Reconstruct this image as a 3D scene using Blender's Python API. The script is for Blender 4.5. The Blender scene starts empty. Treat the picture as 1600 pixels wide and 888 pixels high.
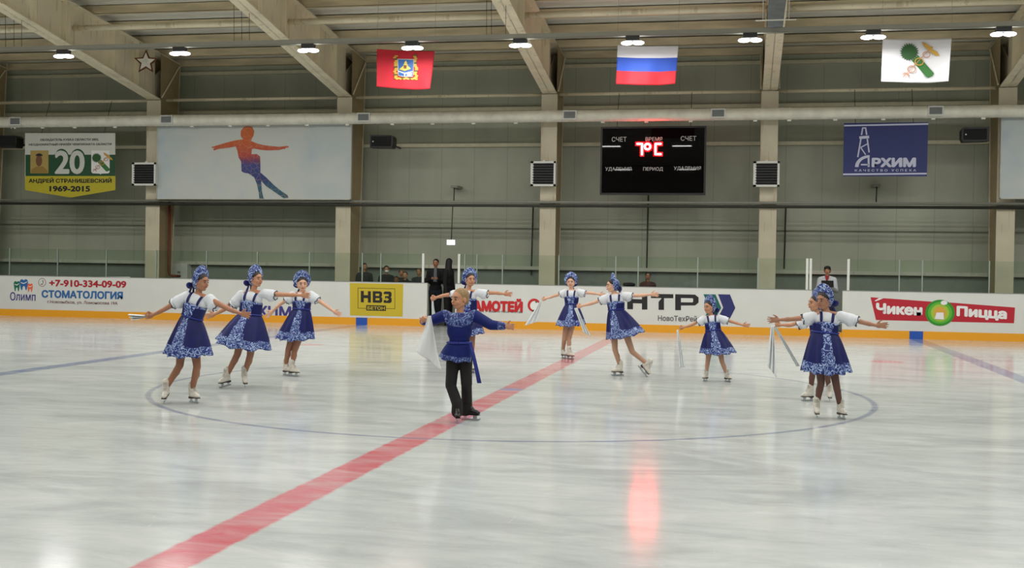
import bpy, bmesh, math, random
from mathutils import Vector, Matrix, noise
random.seed(4)
S = bpy.context.scene
COL = S.collection
# ------------------------------------------------------------------ camera
CAM = Vector((2.90, -14.59, 1.557)); YAW, PIT, ROL, FPX = .1973, -.0126, .0155, 1791.7
_c, _s = math.cos(YAW), math.sin(YAW)
FW = Vector((-_s*math.cos(PIT), _c*math.cos(PIT), math.sin(PIT)))
_r0 = Vector((_c, _s, 0)); _u0 = _r0.cross(FW)
RT = math.cos(ROL)*_r0 + math.sin(ROL)*_u0
UP = -math.sin(ROL)*_r0 + math.cos(ROL)*_u0
cam = bpy.data.cameras.new('camera'); co = bpy.data.objects.new('camera', cam); COL.objects.link(co)
cam.sensor_width = 36; cam.lens = FPX*36/1600; cam.clip_end = 200
M = Matrix((RT, UP, -FW)).transposed().to_4x4(); M.translation = CAM; co.matrix_world = M
S.camera = co
# ------------------------------------------------------------------ view and light
S.view_settings.view_transform = 'Standard'; S.view_settings.look = 'None'
S.view_settings.exposure = 0.0; S.view_settings.gamma = 1; S.view_settings.use_curve_mapping = False
LAMP_W = 64.0
w = bpy.data.worlds.new('world'); S.world = w; w.use_nodes = True
w.node_tree.nodes['Background'].inputs[0].default_value = (.02, .022, .025, 1)
def lamp_light(x, y, z, p=LAMP_W, col=(1, .992, .965)):
    l = bpy.data.lights.new('lamp_light', 'AREA'); l.shape = 'RECTANGLE'; l.size = .9; l.size_y = .3
    l.energy = p; l.color = col; l.spread = math.pi
    o = bpy.data.objects.new('lamp_light', l); COL.objects.link(o); o.location = (x, y, z)
    return o
# the other rows of hall lamps, over the rest of the rink (above and behind the camera)
for yy, zz, pw in ((4.6, 7.6, 1.15), (-1.4, 8.0, 1.1), (-7.4, 7.6, 1.0), (-13.4, 7.0, .8)):
    for k in range(-6, 7):
        lamp_light(k*3.4, yy, zz, LAMP_W*1.3*pw)

def ray(x, y): return FW + RT*((x-800)/FPX) + UP*((444-y)/FPX)
def at(x, y, Y):
    d = ray(x, y); return CAM + d*((Y-CAM.y)/d.y)
def gr(x, y, z=0.0):
    d = ray(x, y); return CAM + d*((z-CAM.z)/d.z)

# ------------------------------------------------------------------ materials
MATS = {}
def lin(c): return tuple(((v/255+.055)/1.055)**2.4 if v > 10.3 else v/255/12.92 for v in c)
def mat(name, rgb, rough=.6, metal=0, emit=None, es=1, noise_amt=0, noise_scale=6, stretch=(1, 1, 1), bump=0, spec=.5):
    if name in MATS: return MATS[name]
    m = bpy.data.materials.new(name); m.use_nodes = True; nt = m.node_tree; b = nt.nodes['Principled BSDF']
    c = lin(rgb); b.inputs['Base Color'].default_value = (*c, 1)
    b.inputs['Roughness'].default_value = rough; b.inputs['Metallic'].default_value = metal
    b.inputs['Specular IOR Level'].default_value = spec
    if emit:
        b.inputs['Emission Color'].default_value = (*emit, 1); b.inputs['Emission Strength'].default_value = es
    if noise_amt or bump:
        tc = nt.nodes.new('ShaderNodeTexCoord'); mp = nt.nodes.new('ShaderNodeMapping'); mp.inputs['Scale'].default_value = stretch
        n = nt.nodes.new('ShaderNodeTexNoise'); n.inputs['Scale'].default_value = noise_scale; n.inputs['Detail'].default_value = 5
        nt.links.new(tc.outputs['Object'], mp.inputs[0]); nt.links.new(mp.outputs[0], n.inputs['Vector'])
        if noise_amt:
            r = nt.nodes.new('ShaderNodeValToRGB'); r.color_ramp.elements[0].position = .3; r.color_ramp.elements[1].position = .7
            r.color_ramp.elements[0].color = (*[v*(1-noise_amt) for v in c], 1); r.color_ramp.elements[1].color = (*[min(1, v*(1+noise_amt*.6)) for v in c], 1)
            nt.links.new(n.outputs['Fac'], r.inputs[0]); nt.links.new(r.outputs[0], b.inputs['Base Color'])
        if bump:
            bp = nt.nodes.new('ShaderNodeBump'); bp.inputs['Strength'].default_value = bump; bp.inputs['Distance'].default_value = .01
            nt.links.new(n.outputs['Fac'], bp.inputs['Height']); nt.links.new(bp.outputs[0], b.inputs['Normal'])
    MATS[name] = m; return m

class NT:
    """small node helper"""
    def __init__(s, name, rough=.5):
        s.m = bpy.data.materials.new(name); s.m.use_nodes = True; s.t = s.m.node_tree
        s.b = s.t.nodes['Principled BSDF']; s.b.inputs['Roughness'].default_value = rough
        s.tc = s.t.nodes.new('ShaderNodeTexCoord'); MATS[name] = s.m
    def link(s, a, b): s.t.links.new(a, b)
    def math(s, op, a, b=None, c=None, clamp=False):
        n = s.t.nodes.new('ShaderNodeMath'); n.operation = op; n.use_clamp = clamp
        for i, v in enumerate((a, b, c)):
            if v is None: continue
            if isinstance(v, (int, float)): n.inputs[i].default_value = v
            else: s.link(v, n.inputs[i])
        return n.outputs[0]
    def sep(s, v):
        n = s.t.nodes.new('ShaderNodeSeparateXYZ'); s.link(v, n.inputs[0]); return n.outputs
    def mapping(s, v, scale=(1, 1, 1), rot=(0, 0, 0), loc=(0, 0, 0)):
        n = s.t.nodes.new('ShaderNodeMapping'); n.inputs['Scale'].default_value = scale; n.inputs['Rotation'].default_value = rot; n.inputs['Location'].default_value = loc
        s.link(v, n.inputs[0]); return n.outputs[0]
    def noise(s, v, scale, detail=4, dist=0, rough=.5):
        n = s.t.nodes.new('ShaderNodeTexNoise'); n.inputs['Scale'].default_value = scale; n.inputs['Detail'].default_value = detail
        n.inputs['Distortion'].default_value = dist; n.inputs['Roughness'].default_value = rough; s.link(v, n.inputs['Vector']); return n.outputs['Fac']
    def ramp(s, f, stops, interp='LINEAR'):
        n = s.t.nodes.new('ShaderNodeValToRGB'); n.color_ramp.interpolation = interp; e = n.color_ramp.elements
        while len(e) < len(stops): e.new(.5)
        for i, (p, c) in enumerate(stops): e[i].position = p; e[i].color = (*c, 1) if len(c) == 3 else c
        s.link(f, n.inputs[0]); return n.outputs[0]
    def mix(s, f, a, b, mode='MIX'):
        n = s.t.nodes.new('ShaderNodeMix'); n.data_type = 'RGBA'; n.blend_type = mode
        for i, v in ((0, f), (6, a), (7, b)):
            if isinstance(v, (int, float)): n.inputs[i].default_value = v
            elif isinstance(v, tuple): n.inputs[i].default_value = (*v, 1)
            else: s.link(v, n.inputs[i])
        return n.outputs[2]
    def base(s, v): s.link(v, s.b.inputs['Base Color'])
    def bump(s, h, strength=.2, dist=.01):
        n = s.t.nodes.new('ShaderNodeBump'); n.inputs['Strength'].default_value = strength; n.inputs['Distance'].default_value = dist
        s.link(h, n.inputs['Height']); s.link(n.outputs[0], s.b.inputs['Normal'])

# ---- ice with the painted lines frozen in it
def ice_material():
    n = NT('ice'); P = n.tc.outputs['Object']; x, y, z = n.sep(P)
    jit = n.math('MULTIPLY', n.math('SUBTRACT', n.noise(n.mapping(P, (1, 1, 1)), 9, 3), .5), .05)
    def band(v, half, soft): return n.math('SUBTRACT', 1.0, n.math('DIVIDE', n.math('SUBTRACT', n.math('ABSOLUTE', v), half-soft/2), soft, clamp=True), clamp=True)
    xs = n.math('ADD', x, jit)
    red = band(xs, .15, .03)
    blue = band(n.math('SUBTRACT', n.math('ABSOLUTE', xs), 7.14), .15, .04)
    r2 = n.math('SQRT', n.math('ADD', n.math('MULTIPLY', x, x), n.math('MULTIPLY', y, y)))
    circ = band(n.math('SUBTRACT', n.math('ADD', r2, n.math('MULTIPLY', jit, .4)), 4.5), .035, .03)
    spot0 = n.math('SUBTRACT', 1.0, n.math('DIVIDE', n.math('SUBTRACT', r2, .14), .03, clamp=True), clamp=True)
    dx = n.math('SUBTRACT', n.math('ABSOLUTE', x), 5.5); dy = n.math('SUBTRACT', n.math('ABSOLUTE', y), 7.0)
    rs = n.math('SQRT', n.math('ADD', n.math('MULTIPLY', dx, dx), n.math('MULTIPLY', dy, dy)))
    spots = n.math('SUBTRACT', 1.0, n.math('DIVIDE', n.math('SUBTRACT', rs, .26), .06, clamp=True), clamp=True)
    big = n.noise(n.mapping(P, (.35, .9, 1)), 1.2, 6, .6, .6)
    fine = n.noise(n.mapping(P, (.9, 2.4, 1), (0, 0, .12)), 1.5, 7, .5, .68)
    scr = n.noise(n.mapping(P, (1.0, 14, 1), (0, 0, .35)), 2.0, 3, 1.6, .7)
    scr2 = n.noise(n.mapping(P, (10, .8, 1), (0, 0, -.5)), 2.0, 3, 1.6, .7)
    f = n.math('ADD', n.math('MULTIPLY', big, .5), n.math('MULTIPLY', fine, .5))
    icec = n.ramp(f, [(.33, lin((172, 176, 174))), (.47, lin((193, 197, 195))), (.6, lin((207, 210, 208)))])
    pat = n.noise(n.mapping(P, (.5, 1.1, 1), loc=(3.3, 1.7, 0)), .9, 5, 1.2, .6)
    icec = n.mix(n.ramp(pat, [(.52, (0, 0, 0)), (.68, (.5, .5, .5))]), icec, lin((160, 165, 164)))
    sm = n.math('ADD', n.math('GREATER_THAN', scr, .66), n.math('GREATER_THAN', scr2, .69), clamp=True)
    icec = n.mix(n.math('MULTIPLY', sm, .22), icec, lin((226, 229, 229)))
    wear = n.math('ADD', .72, n.math('MULTIPLY', n.math('SUBTRACT', fine, .5), -1.3), clamp=True)
    c = n.mix(n.math('MULTIPLY', red, wear), icec, lin((206, 88, 102)))
    c = n.mix(n.math('MULTIPLY', blue, n.math('MULTIPLY', wear, .95)), c, lin((96, 112, 158)))
    c = n.mix(n.math('MULTIPLY', circ, n.math('MULTIPLY', wear, .8)), c, lin((104, 114, 150)))
    c = n.mix(n.math('MULTIPLY', spot0, .75), c, lin((140, 150, 195)))
    c = n.mix(n.math('MULTIPLY', spots, .55), c, lin((214, 110, 118)))
    n.base(c)
    n.link(n.math('ADD', .09, n.math('MULTIPLY', big, .07)), n.b.inputs['Roughness'])
    n.b.inputs['IOR'].default_value = 1.31
    n.bump(fine, .05, .003)
    return n.m
ICE = ice_material()

# ---- blue and white folk pattern
def gzhel(name, dark, mid, lightc, scale=16.0, bias=0.0):
    n = NT(name, .55); P = n.tc.outputs['Object']
    d = n.t.nodes.new('ShaderNodeTexNoise'); d.inputs['Scale'].default_value = scale*.6; d.inputs['Detail'].default_value = 1; n.link(P, d.inputs['Vector'])
    ad = n.t.nodes.new('ShaderNodeVectorMath'); ad.operation = 'MULTIPLY_ADD'; n.link(d.outputs['Color'], ad.inputs[0]); ad.inputs[1].default_value = (.16,)*3; n.link(P, ad.inputs[2])
    v = n.t.nodes.new('ShaderNodeTexVoronoi'); v.inputs['Scale'].default_value = scale*1.5; n.link(ad.outputs[0], v.inputs['Vector'])
    rings = n.math('SINE', n.math('MULTIPLY', v.outputs['Distance'], 15.0))
    nz = n.noise(P, scale*1.6, 2, .8)
    f = n.math('ADD', n.math('MULTIPLY', rings, .35), n.math('ADD', nz, bias))
    n.base(n.ramp(f, [(.30, dark), (.52, mid), (.60, mid), (.72, lightc)]))
    return n.m
GZ = gzhel('blue_white_floral_print', lin((16, 30, 104)), lin((48, 76, 146)), lin((160, 178, 212)), 15, -.045)
GZD = gzhel('dark_floral_print', lin((18, 32, 100)), lin((36, 60, 128)), lin((116, 138, 184)), 15, -.08)
NAVY = mat('royal_blue_satin', (8, 17, 84), .5, noise_amt=.22, noise_scale=9, spec=.3)
TUNIC = mat('cobalt_tunic_cloth', (9, 26, 96), .65, noise_amt=.18, noise_scale=8, spec=.25)
SASH = mat('bright_blue_sash', (15, 34, 124), .5)
WHITE = mat('white_blouse_cloth', (212, 215, 220), .8, noise_amt=.05, noise_scale=14, bump=.3)
SCARF = mat('white_scarf_cloth', (216, 219, 220), .8)
TRIM = mat('dark_navy_trim', (34, 34, 52), .6)
BOOT = mat('white_leather_boot', (206, 200, 188), .45, noise_amt=.15, noise_scale=30)
BLACKBOOT = mat('black_leather_boot', (10, 10, 11), .35)
HEEL = mat('brown_boot_heel', (62, 44, 34), .5)
STEEL = mat('polished_blade_steel', (190, 194, 200), .22, 1)
TROUS = mat('black_stretch_trousers', (9, 9, 11), .8)
LIPS = mat('lips', (150, 62, 58), .5); EYEW = mat('eye_white', (160, 146, 134), .4); IRIS = mat('dark_iris', (34, 24, 20), .25)
BROW = mat('brow_hair', (60, 42, 30), .8)
def skin(i, rgb): return mat('skin_tone_%s' % i, rgb, .55, noise_amt=.08, noise_scale=18)
SKIN_WARM = skin('warm', (190, 136, 104)); SKIN_TAN = skin('tan', (166, 114, 86)); SKIN_FAIR = skin('fair', (214, 166, 138)); SKIN_DARK = skin('deep', (164, 116, 90))
TIGHTS = mat('tan_tights', (148, 98, 72), .5); TIGHTS_D = mat('brown_tights', (92, 58, 48), .55); TIGHTS_L = mat('light_tights', (176, 134, 108), .5)
HAIRD = mat('dark_brown_hair', (34, 24, 20), .6, noise_amt=.3, noise_scale=60, stretch=(1, 1, .2)); HAIRB = mat('sandy_blond_hair', (150, 122, 84), .7, noise_amt=.35, noise_scale=70)
BLACK = mat('black_plastic', (12, 12, 13), .45); DARKJ = mat('black_jacket_cloth', (14, 14, 17), .85); DARK2 = mat('charcoal_jacket_cloth', (36, 36, 40), .85)

# ------------------------------------------------------------------ objects
def tag(o, label=None, cat=None, group=None, kind=None):
    if label: o['label'] = label
    if cat: o['category'] = cat
    if group: o['group'] = group
    if kind: o['kind'] = kind
    return o
def empty(name, loc, label, cat, group=None):
    o = bpy.data.objects.new(name, None); COL.objects.link(o); o.location = loc; o.empty_display_size = .1
    return tag(o, label, cat, group)
def wloc(o):
    v = Vector(o.location); p = o.parent
    while p: v += p.location; p = p.parent
    return v
def link_mesh(name, me, parent=None, smooth=False, origin=None):
    """mesh given in world coordinates; re-based on its parent's (or its own) origin"""
    o = bpy.data.objects.new(name, me); COL.objects.link(o)
    if parent is not None:
        o.parent = parent; org = wloc(parent)
        if parent.type == 'MESH': pass
    elif origin is not None:
        org = Vector(origin); o.location = org
    else: org = Vector((0, 0, 0))
    if org.length: me.transform(Matrix.Translation(-org))
    if smooth:
        for p in me.polygons: p.use_smooth = True
    return o
class MB:
    def __init__(s): s.v = []; s.f = []; s.mi = []
    def add(s, vs, fs, mi=0):
        k = len(s.v); s.v += [tuple(v) for v in vs]; s.f += [tuple(i+k for i in f) for f in fs]; s.mi += [mi]*len(fs); return s
    def box(s, a, b, mi=0):
        x0, y0, z0 = a; x1, y1, z1 = b
        return s.add([(x0, y0, z0), (x1, y0, z0), (x1, y1, z0), (x0, y1, z0), (x0, y0, z1), (x1, y0, z1), (x1, y1, z1), (x0, y1, z1)],
                     [(0, 3, 2, 1), (4, 5, 6, 7), (0, 1, 5, 4), (1, 2, 6, 5), (2, 3, 7, 6), (3, 0, 4, 7)], mi)
    def obox(s, c, X, Y, Z, hx, hy, hz, mi=0):
        c = Vector(c); vs = []
        for dz in (-1, 1):
            for dx, dy in ((-1, -1), (1, -1), (1, 1), (-1, 1)): vs.append(c+X*hx*dx+Y*hy*dy+Z*hz*dz)
        return s.add(vs, [(0, 3, 2, 1), (4, 5, 6, 7), (0, 1, 5, 4), (1, 2, 6, 5), (2, 3, 7, 6), (3, 0, 4, 7)], mi)
    def tube(s, pts, r, n=10, mi=0, cap=True):
        pts = [Vector(p) for p in pts]; rs = r if isinstance(r, (list, tuple)) else [r]*len(pts); rings = []; prev = None
        for i, p in enumerate(pts):
            t = (pts[min(i+1, len(pts)-1)]-pts[max(i-1, 0)]).normalized()
            a = prev if prev is not None else (Vector((0, 0, 1)) if abs(t.z) < .9 else Vector((1, 0, 0)))
            u = (a - t*a.dot(t)).normalized(); v = t.cross(u); prev = u
            rings.append([p+(u*math.cos(6.28318*k/n)+v*math.sin(6.28318*k/n))*rs[i] for k in range(n)])
        vs = [q for g in rings for q in g]; fs = []
        for i in range(len(pts)-1):
            for k in range(n): fs.append((i*n+k, i*n+(k+1) % n, (i+1)*n+(k+1) % n, (i+1)*n+k))
        if cap: fs.append(tuple(range(n))[::-1]); fs.append(tuple((len(pts)-1)*n+k for k in range(n)))
        return s.add(vs, fs, mi)
    def ell(s, c, X, Y, Z, nu=16, nv=10, mi=0):
        c = Vector(c); vs = [c-Z]; fs = []
        for j in range(1, nv):
            ph = -math.pi/2+math.pi*j/nv
            for i in range(nu):
                a = 2*math.pi*i/nu; vs.append(c+X*(math.cos(a)*math.cos(ph))+Y*(math.sin(a)*math.cos(ph))+Z*math.sin(ph))
        vs.append(c+Z); L = len(vs)-1
        for i in range(nu): fs.append((0, 1+(i+1) % nu, 1+i)); fs.append((L, L-nu+i, L-nu+(i+1) % nu))
        for j in range(nv-2):
            for i in range(nu):
                a = 1+j*nu+i; b = 1+j*nu+(i+1) % nu; fs.append((a, b, b+nu, a+nu))
        return s.add(vs, fs, mi)
    def cap(s, p, q, r0, r1, n=12):
        """tapered capsule"""
        p = Vector(p); q = Vector(q); d = q-p; L = d.length
        if L < 1e-5: d = Vector((0, 0, 1)); L = 1e-5
        t = d/L; a = Vector((0, 0, 1)) if abs(t.z) < .9 else Vector((1, 0, 0)); u = (a-t*a.dot(t)).normalized(); v = t.cross(u)
        prof = [(-r0*math.cos(x), r0*math.sin(x)) for x in (.001, .5, 1.05, 1.5708)] + [(L+r1*math.sin(x), r1*math.cos(x)) for x in (0, .5, 1.05, 1.5698)]
        vs = [p+t*h+(u*math.cos(6.28318*k/n)+v*math.sin(6.28318*k/n))*r for h, r in prof for k in range(n)]; fs = []
        m = len(prof)
        for i in range(m-1):
            for k in range(n): fs.append((i*n+k, i*n+(k+1) % n, (i+1)*n+(k+1) % n, (i+1)*n+k))
        fs.append(tuple(range(n))[::-1]); fs.append(tuple((m-1)*n+k for k in range(n)))
        return s.add(vs, fs)
    def me(s, name, mats, rule=None):
        me = bpy.data.meshes.new(name); me.from_pydata(s.v, [], s.f)
        for m in mats: me.materials.append(m)
        for p, i in zip(me.polygons, s.mi): p.material_index = i
        bm = bmesh.new(); bm.from_mesh(me); bmesh.ops.recalc_face_normals(bm, faces=bm.faces); bm.to_mesh(me); bm.free()
        return me
    def build(s, name, mats, parent=None, smooth=False, origin=None):
        if not isinstance(mats, (list, tuple)): mats = [mats]
        return link_mesh(name, s.me(name, mats), parent, smooth, origin)
    def organic(s, name, mats, parent, voxel=.006, smooth=3, rule=None, origin=None):
        """one continuous skin over everything added so far"""
        if not isinstance(mats, (list, tuple)): mats = [mats]
        me = s.me(name, []); o = bpy.data.objects.new('tmp', me); COL.objects.link(o)
        m = o.modifiers.new('r', 'REMESH'); m.mode = 'VOXEL'; m.voxel_size = voxel
        if smooth:
            m2 = o.modifiers.new('s', 'SMOOTH'); m2.iterations = smooth; m2.factor = .5
        dg = bpy.context.evaluated_depsgraph_get(); me2 = bpy.data.meshes.new_from_object(o.evaluated_get(dg))
        bpy.data.objects.remove(o); bpy.data.meshes.remove(me); me2.name = name
        for mm in mats: me2.materials.append(mm)
        if rule:
            for p in me2.polygons: p.material_index = rule(p.center)
        return link_mesh(name, me2, parent, True, origin)

# flat shapes and lettering fixed on a board or banner; boxes are pixel corners read off the photograph, made at plane y=Y
def px2(pts, Y): return [at(x, y, Y) for x, y in pts]
def plate(name, pts, Y, m, parent, t=.003, origin=None, wx=False):
    """flat outline (image points) at plane Y, thickness t towards the wall"""
    P = px2(pts, Y) if not wx else [Vector((x, Y, z)) for x, z in pts]
    n = len(P); b = MB(); b.add(P + [p+Vector((0, t, 0)) for p in P], [tuple(range(n)), tuple(range(2*n-1, n-1, -1))] + [(i, (i+1) % n, n+(i+1) % n, n+i) for i in range(n)])
    return b.build(name, m, parent, origin=origin)
def rect_w(box, Y):
    x0, y0, x1, y1 = box; xm, ym = (x0+x1)/2, (y0+y1)/2
    return at(x0, ym, Y).x, at(x1, ym, Y).x, at(xm, y1, Y).z, at(xm, y0, Y).z
def text_mesh(s):
    cu = bpy.data.curves.new('t', 'FONT'); cu.body = s; cu.resolution_u = 4; cu.size = 1; cu.extrude = .01
    o = bpy.data.objects.new('t', cu); COL.objects.link(o); dg = bpy.context.evaluated_depsgraph_get(); dg.update()
    me = bpy.data.meshes.new_from_object(o.evaluated_get(dg)); bpy.data.objects.remove(o); bpy.data.curves.remove(cu); return me
def text(name, s, box, Y, m, parent, bold=.02, shear=0, world=None, slope=0):
    x0, x1, z0, z1 = world if world else rect_w(box, Y)
    me = text_mesh(s); xs = [v.co.x for v in me.vertices]; ys = [v.co.y for v in me.vertices]
    ax, bx, ay, by = min(xs), max(xs), min(ys), max(ys)
    g = max(0, bold)*1.25; shifts = [(0, 0)] if g < .004 else [(0, 0)]+[(g*math.cos(k*.7854), g*math.sin(k*.7854)) for k in range(8)]
    ax -= g; bx -= -g; ay -= g; by += g; W_ = (bx-ax) or 1; H_ = (by-ay) or 1; V = []; Fc = []
    n0 = len(me.vertices); polys = [tuple(p.vertices) for p in me.polygons]; cos = [v.co.copy() for v in me.vertices]
    for i, (dx, dz) in enumerate(shifts):
        for c in cos:
            fx = (c.x+dx-ax)/W_; fy = (c.y+dz-ay)/H_
            V.append((x0+(x1-x0)*fx+shear*fy*(z1-z0), Y-.001-.0001*i+(0 if c.z > 0 else .002), z0+(z1-z0)*fy+slope*fx))
        Fc += [tuple(q+i*n0 for q in p) for p in polys]
    bpy.data.meshes.remove(me); me = bpy.data.meshes.new(name); me.from_pydata(V, [], Fc)
    me.materials.clear(); me.materials.append(m)
    return link_mesh(name, me, parent)
def crop(x0, y0, s): return lambda *p: [(x0+a/s, y0+b/s) for a, b in p]
def ellp(cx, cy, rx, ry, n=28, a0=0, a1=360): return [(cx+rx*math.cos(math.radians(a0+(a1-a0)*k/n)), cy+ry*math.sin(math.radians(a0+(a1-a0)*k/n))) for k in range(n+(0 if a1-a0 == 360 else 1))]

# ================================================================== the hall
WALL_Y = 18.6
def wall_mat():
    n = NT('grey_green_wall_panel', .45); P = n.tc.outputs['Object']; x, y, z = n.sep(P)
    fx = n.math('FRACT', n.math('MULTIPLY', n.math('ADD', x, 40.43), 1.0))
    joint = n.math('LESS_THAN', n.math('ABSOLUTE', n.math('SUBTRACT', fx, .5)), .012)
    nz = n.noise(n.mapping(P, (.5, 1, .25)), 1.5, 5)
    c = n.ramp(nz, [(.3, lin((160, 164, 146))), (.7, lin((180, 183, 164)))])
    n.base(n.mix(n.math('MULTIPLY', joint, .28), c, lin((96, 96, 84))))
    n.bump(n.noise(n.mapping(P, (9, 1, .3)), 2, 3), .25, .01)
    return n.m
WALLM = wall_mat()
def beam_mat(name, rgb):
    n = NT(name, .5); P = n.tc.outputs['Object']; c = lin(rgb)
    nz = n.noise(n.mapping(P, (1, 1, 1)), .9, 5, .5); st = n.noise(n.mapping(P, (3, 3, .3)), 2.5, 4)
    a = n.ramp(nz, [(.35, tuple(v*.82 for v in c)), (.65, c)])
    n.base(n.mix(n.math('MULTIPLY', n.math('GREATER_THAN', st, .62), .28), a, lin((158, 128, 88))))
    return n.m
BEAM = beam_mat('cream_painted_steel', (248, 236, 206)); COLM = beam_mat('cream_column_paint', (214, 204, 178)); SIDEM = beam_mat('shaded_tan_column_side', (176, 156, 118)); BEAMG = beam_mat('pale_grey_painted_steel', (205, 202, 188))  # SIDEM puts the shade on the column sides into a darker tan
GIRT = mat('olive_cream_rail', (206, 200, 172), .5, noise_amt=.08)
DECK = mat('grey_roof_sheet', (222, 219, 206), .5, noise_amt=.12, noise_scale=3, stretch=(.4, 6, 1))
PURL = mat('tan_purlin_steel', (220, 203, 168), .5, noise_amt=.25, noise_scale=1.5, stretch=(.5, 1, 3))
CONC = mat('grey_concrete', (110, 110, 106), .8, noise_amt=.1)
GALV = mat('galvanised_steel', (232, 229, 214), .4, .0, noise_amt=.12, noise_scale=4, bump=.1)
TRAY = mat('zinc_cable_tray', (134, 132, 120), .5, .1)
PIPED = mat('dark_steel_pipe', (52, 52, 46), .5); PIPEG = mat('grey_steel_pipe', (140, 140, 130), .45)
WHITEP = mat('white_powder_coat', (216, 216, 210), .4)
BOARD = mat('white_rink_board', (216, 216, 211), .35, noise_amt=.03, noise_scale=2)
YEL = mat('yellow_kickplate', (232, 160, 32), .4); BLUEK = mat('blue_kickplate', (38, 84, 176), .4)
CAPR = mat('grey_cap_rail', (150, 152, 150), .4)

def st(o): o['kind'] = 'structure'; return o
b = MB(); b.add([(-30, -15.5, 0), (30, -15.5, 0), (30, 15.1, 0), (-30, 15.1, 0), (-30, -15.5, -.1), (30, -15.5, -.1), (30, 15.1, -.1), (-30, 15.1, -.1)],
                [(0, 1, 2, 3), (7, 6, 5, 4), (0, 4, 5, 1), (1, 5, 6, 2), (2, 6, 7, 3), (3, 7, 4, 0)]); st(b.build('floor', ICE))
st(MB().box((-33, -21, -.16), (33, 19, -.1)).build('floor', CONC))
st(MB().box((-33, 15.1, -.1), (33, 19, 0)).build('floor', CONC))
st(MB().box((-33, WALL_Y, -.1), (33, WALL_Y+.2, 7.75)).build('wall_back', WALLM))
st(MB().box((-33, -21.2, -.1), (33, -21, 7.9)).build('wall_front', WALLM))
for nm, x in (('wall_left', -33.2), ('wall_right', 33)): st(MB().box((x, -21, -.1), (x+.2, 19, 10)).build(nm, WALLM))
def rtop(Y): return 7.98+.098*(15.92-Y) if Y > -1 else 7.98+.098*16.92-.098*(-1-Y)
# ribbed roof sheets
b = MB()
for (y0, y1) in ((18.9, -1.0), (-1.0, -21.2)):
    vs = []; nx = 2
    n = 170; prof = []
    for i in range(n+1):
        y = y0+(y1-y0)*i/n; prof.append((y, rtop(y)+.24+(.035 if (i % 4) in (0, 1) else 0)))
    vs = [(-33, y, z) for y, z in prof] + [(33, y, z) for y, z in prof]
    b.add(vs, [(i, i+1, n+2+i, n+1+i) for i in range(n)])
st(b.build('ceiling', DECK))
# purlins under the roof
YP = [18.55, 17.45, 16.1, 14.76, 13.4, 12.06, 10.72, 9.38, 8.04, 6.7, 5.36, 4.02]
for i, y in enumerate(YP):
    z = rtop(y); b = MB(); b.box((-24, y, z), (16, y+.02, z+.24)).box((-24, y, z-.005), (16, y+.10, z+.012)).box((-24, y, z+.225), (16, y+.09, z+.24))
    st(b.build('trim_%d' % (i+1), PURL))
# wall rails
for i, (z0, z1, m, dep) in enumerate(((6.24, 6.34, GIRT, .1), (5.17, 5.27, GIRT, .12), (2.78, 2.92, WALLM, .1), (1.56, 1.66, BEAMG, .3), (7.45, 7.55, GIRT, .1))):
    st(MB().box((-33, WALL_Y-dep, z0), (33, WALL_Y, z1)).build('trim_%d' % (20+i), m))
st(MB().box((-33, WALL_Y-.12, 0), (33, WALL_Y, 1.56)).build('baseboard_back', mat('dark_plinth_panel', (132, 138, 128), .5, noise_amt=.08)))

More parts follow.
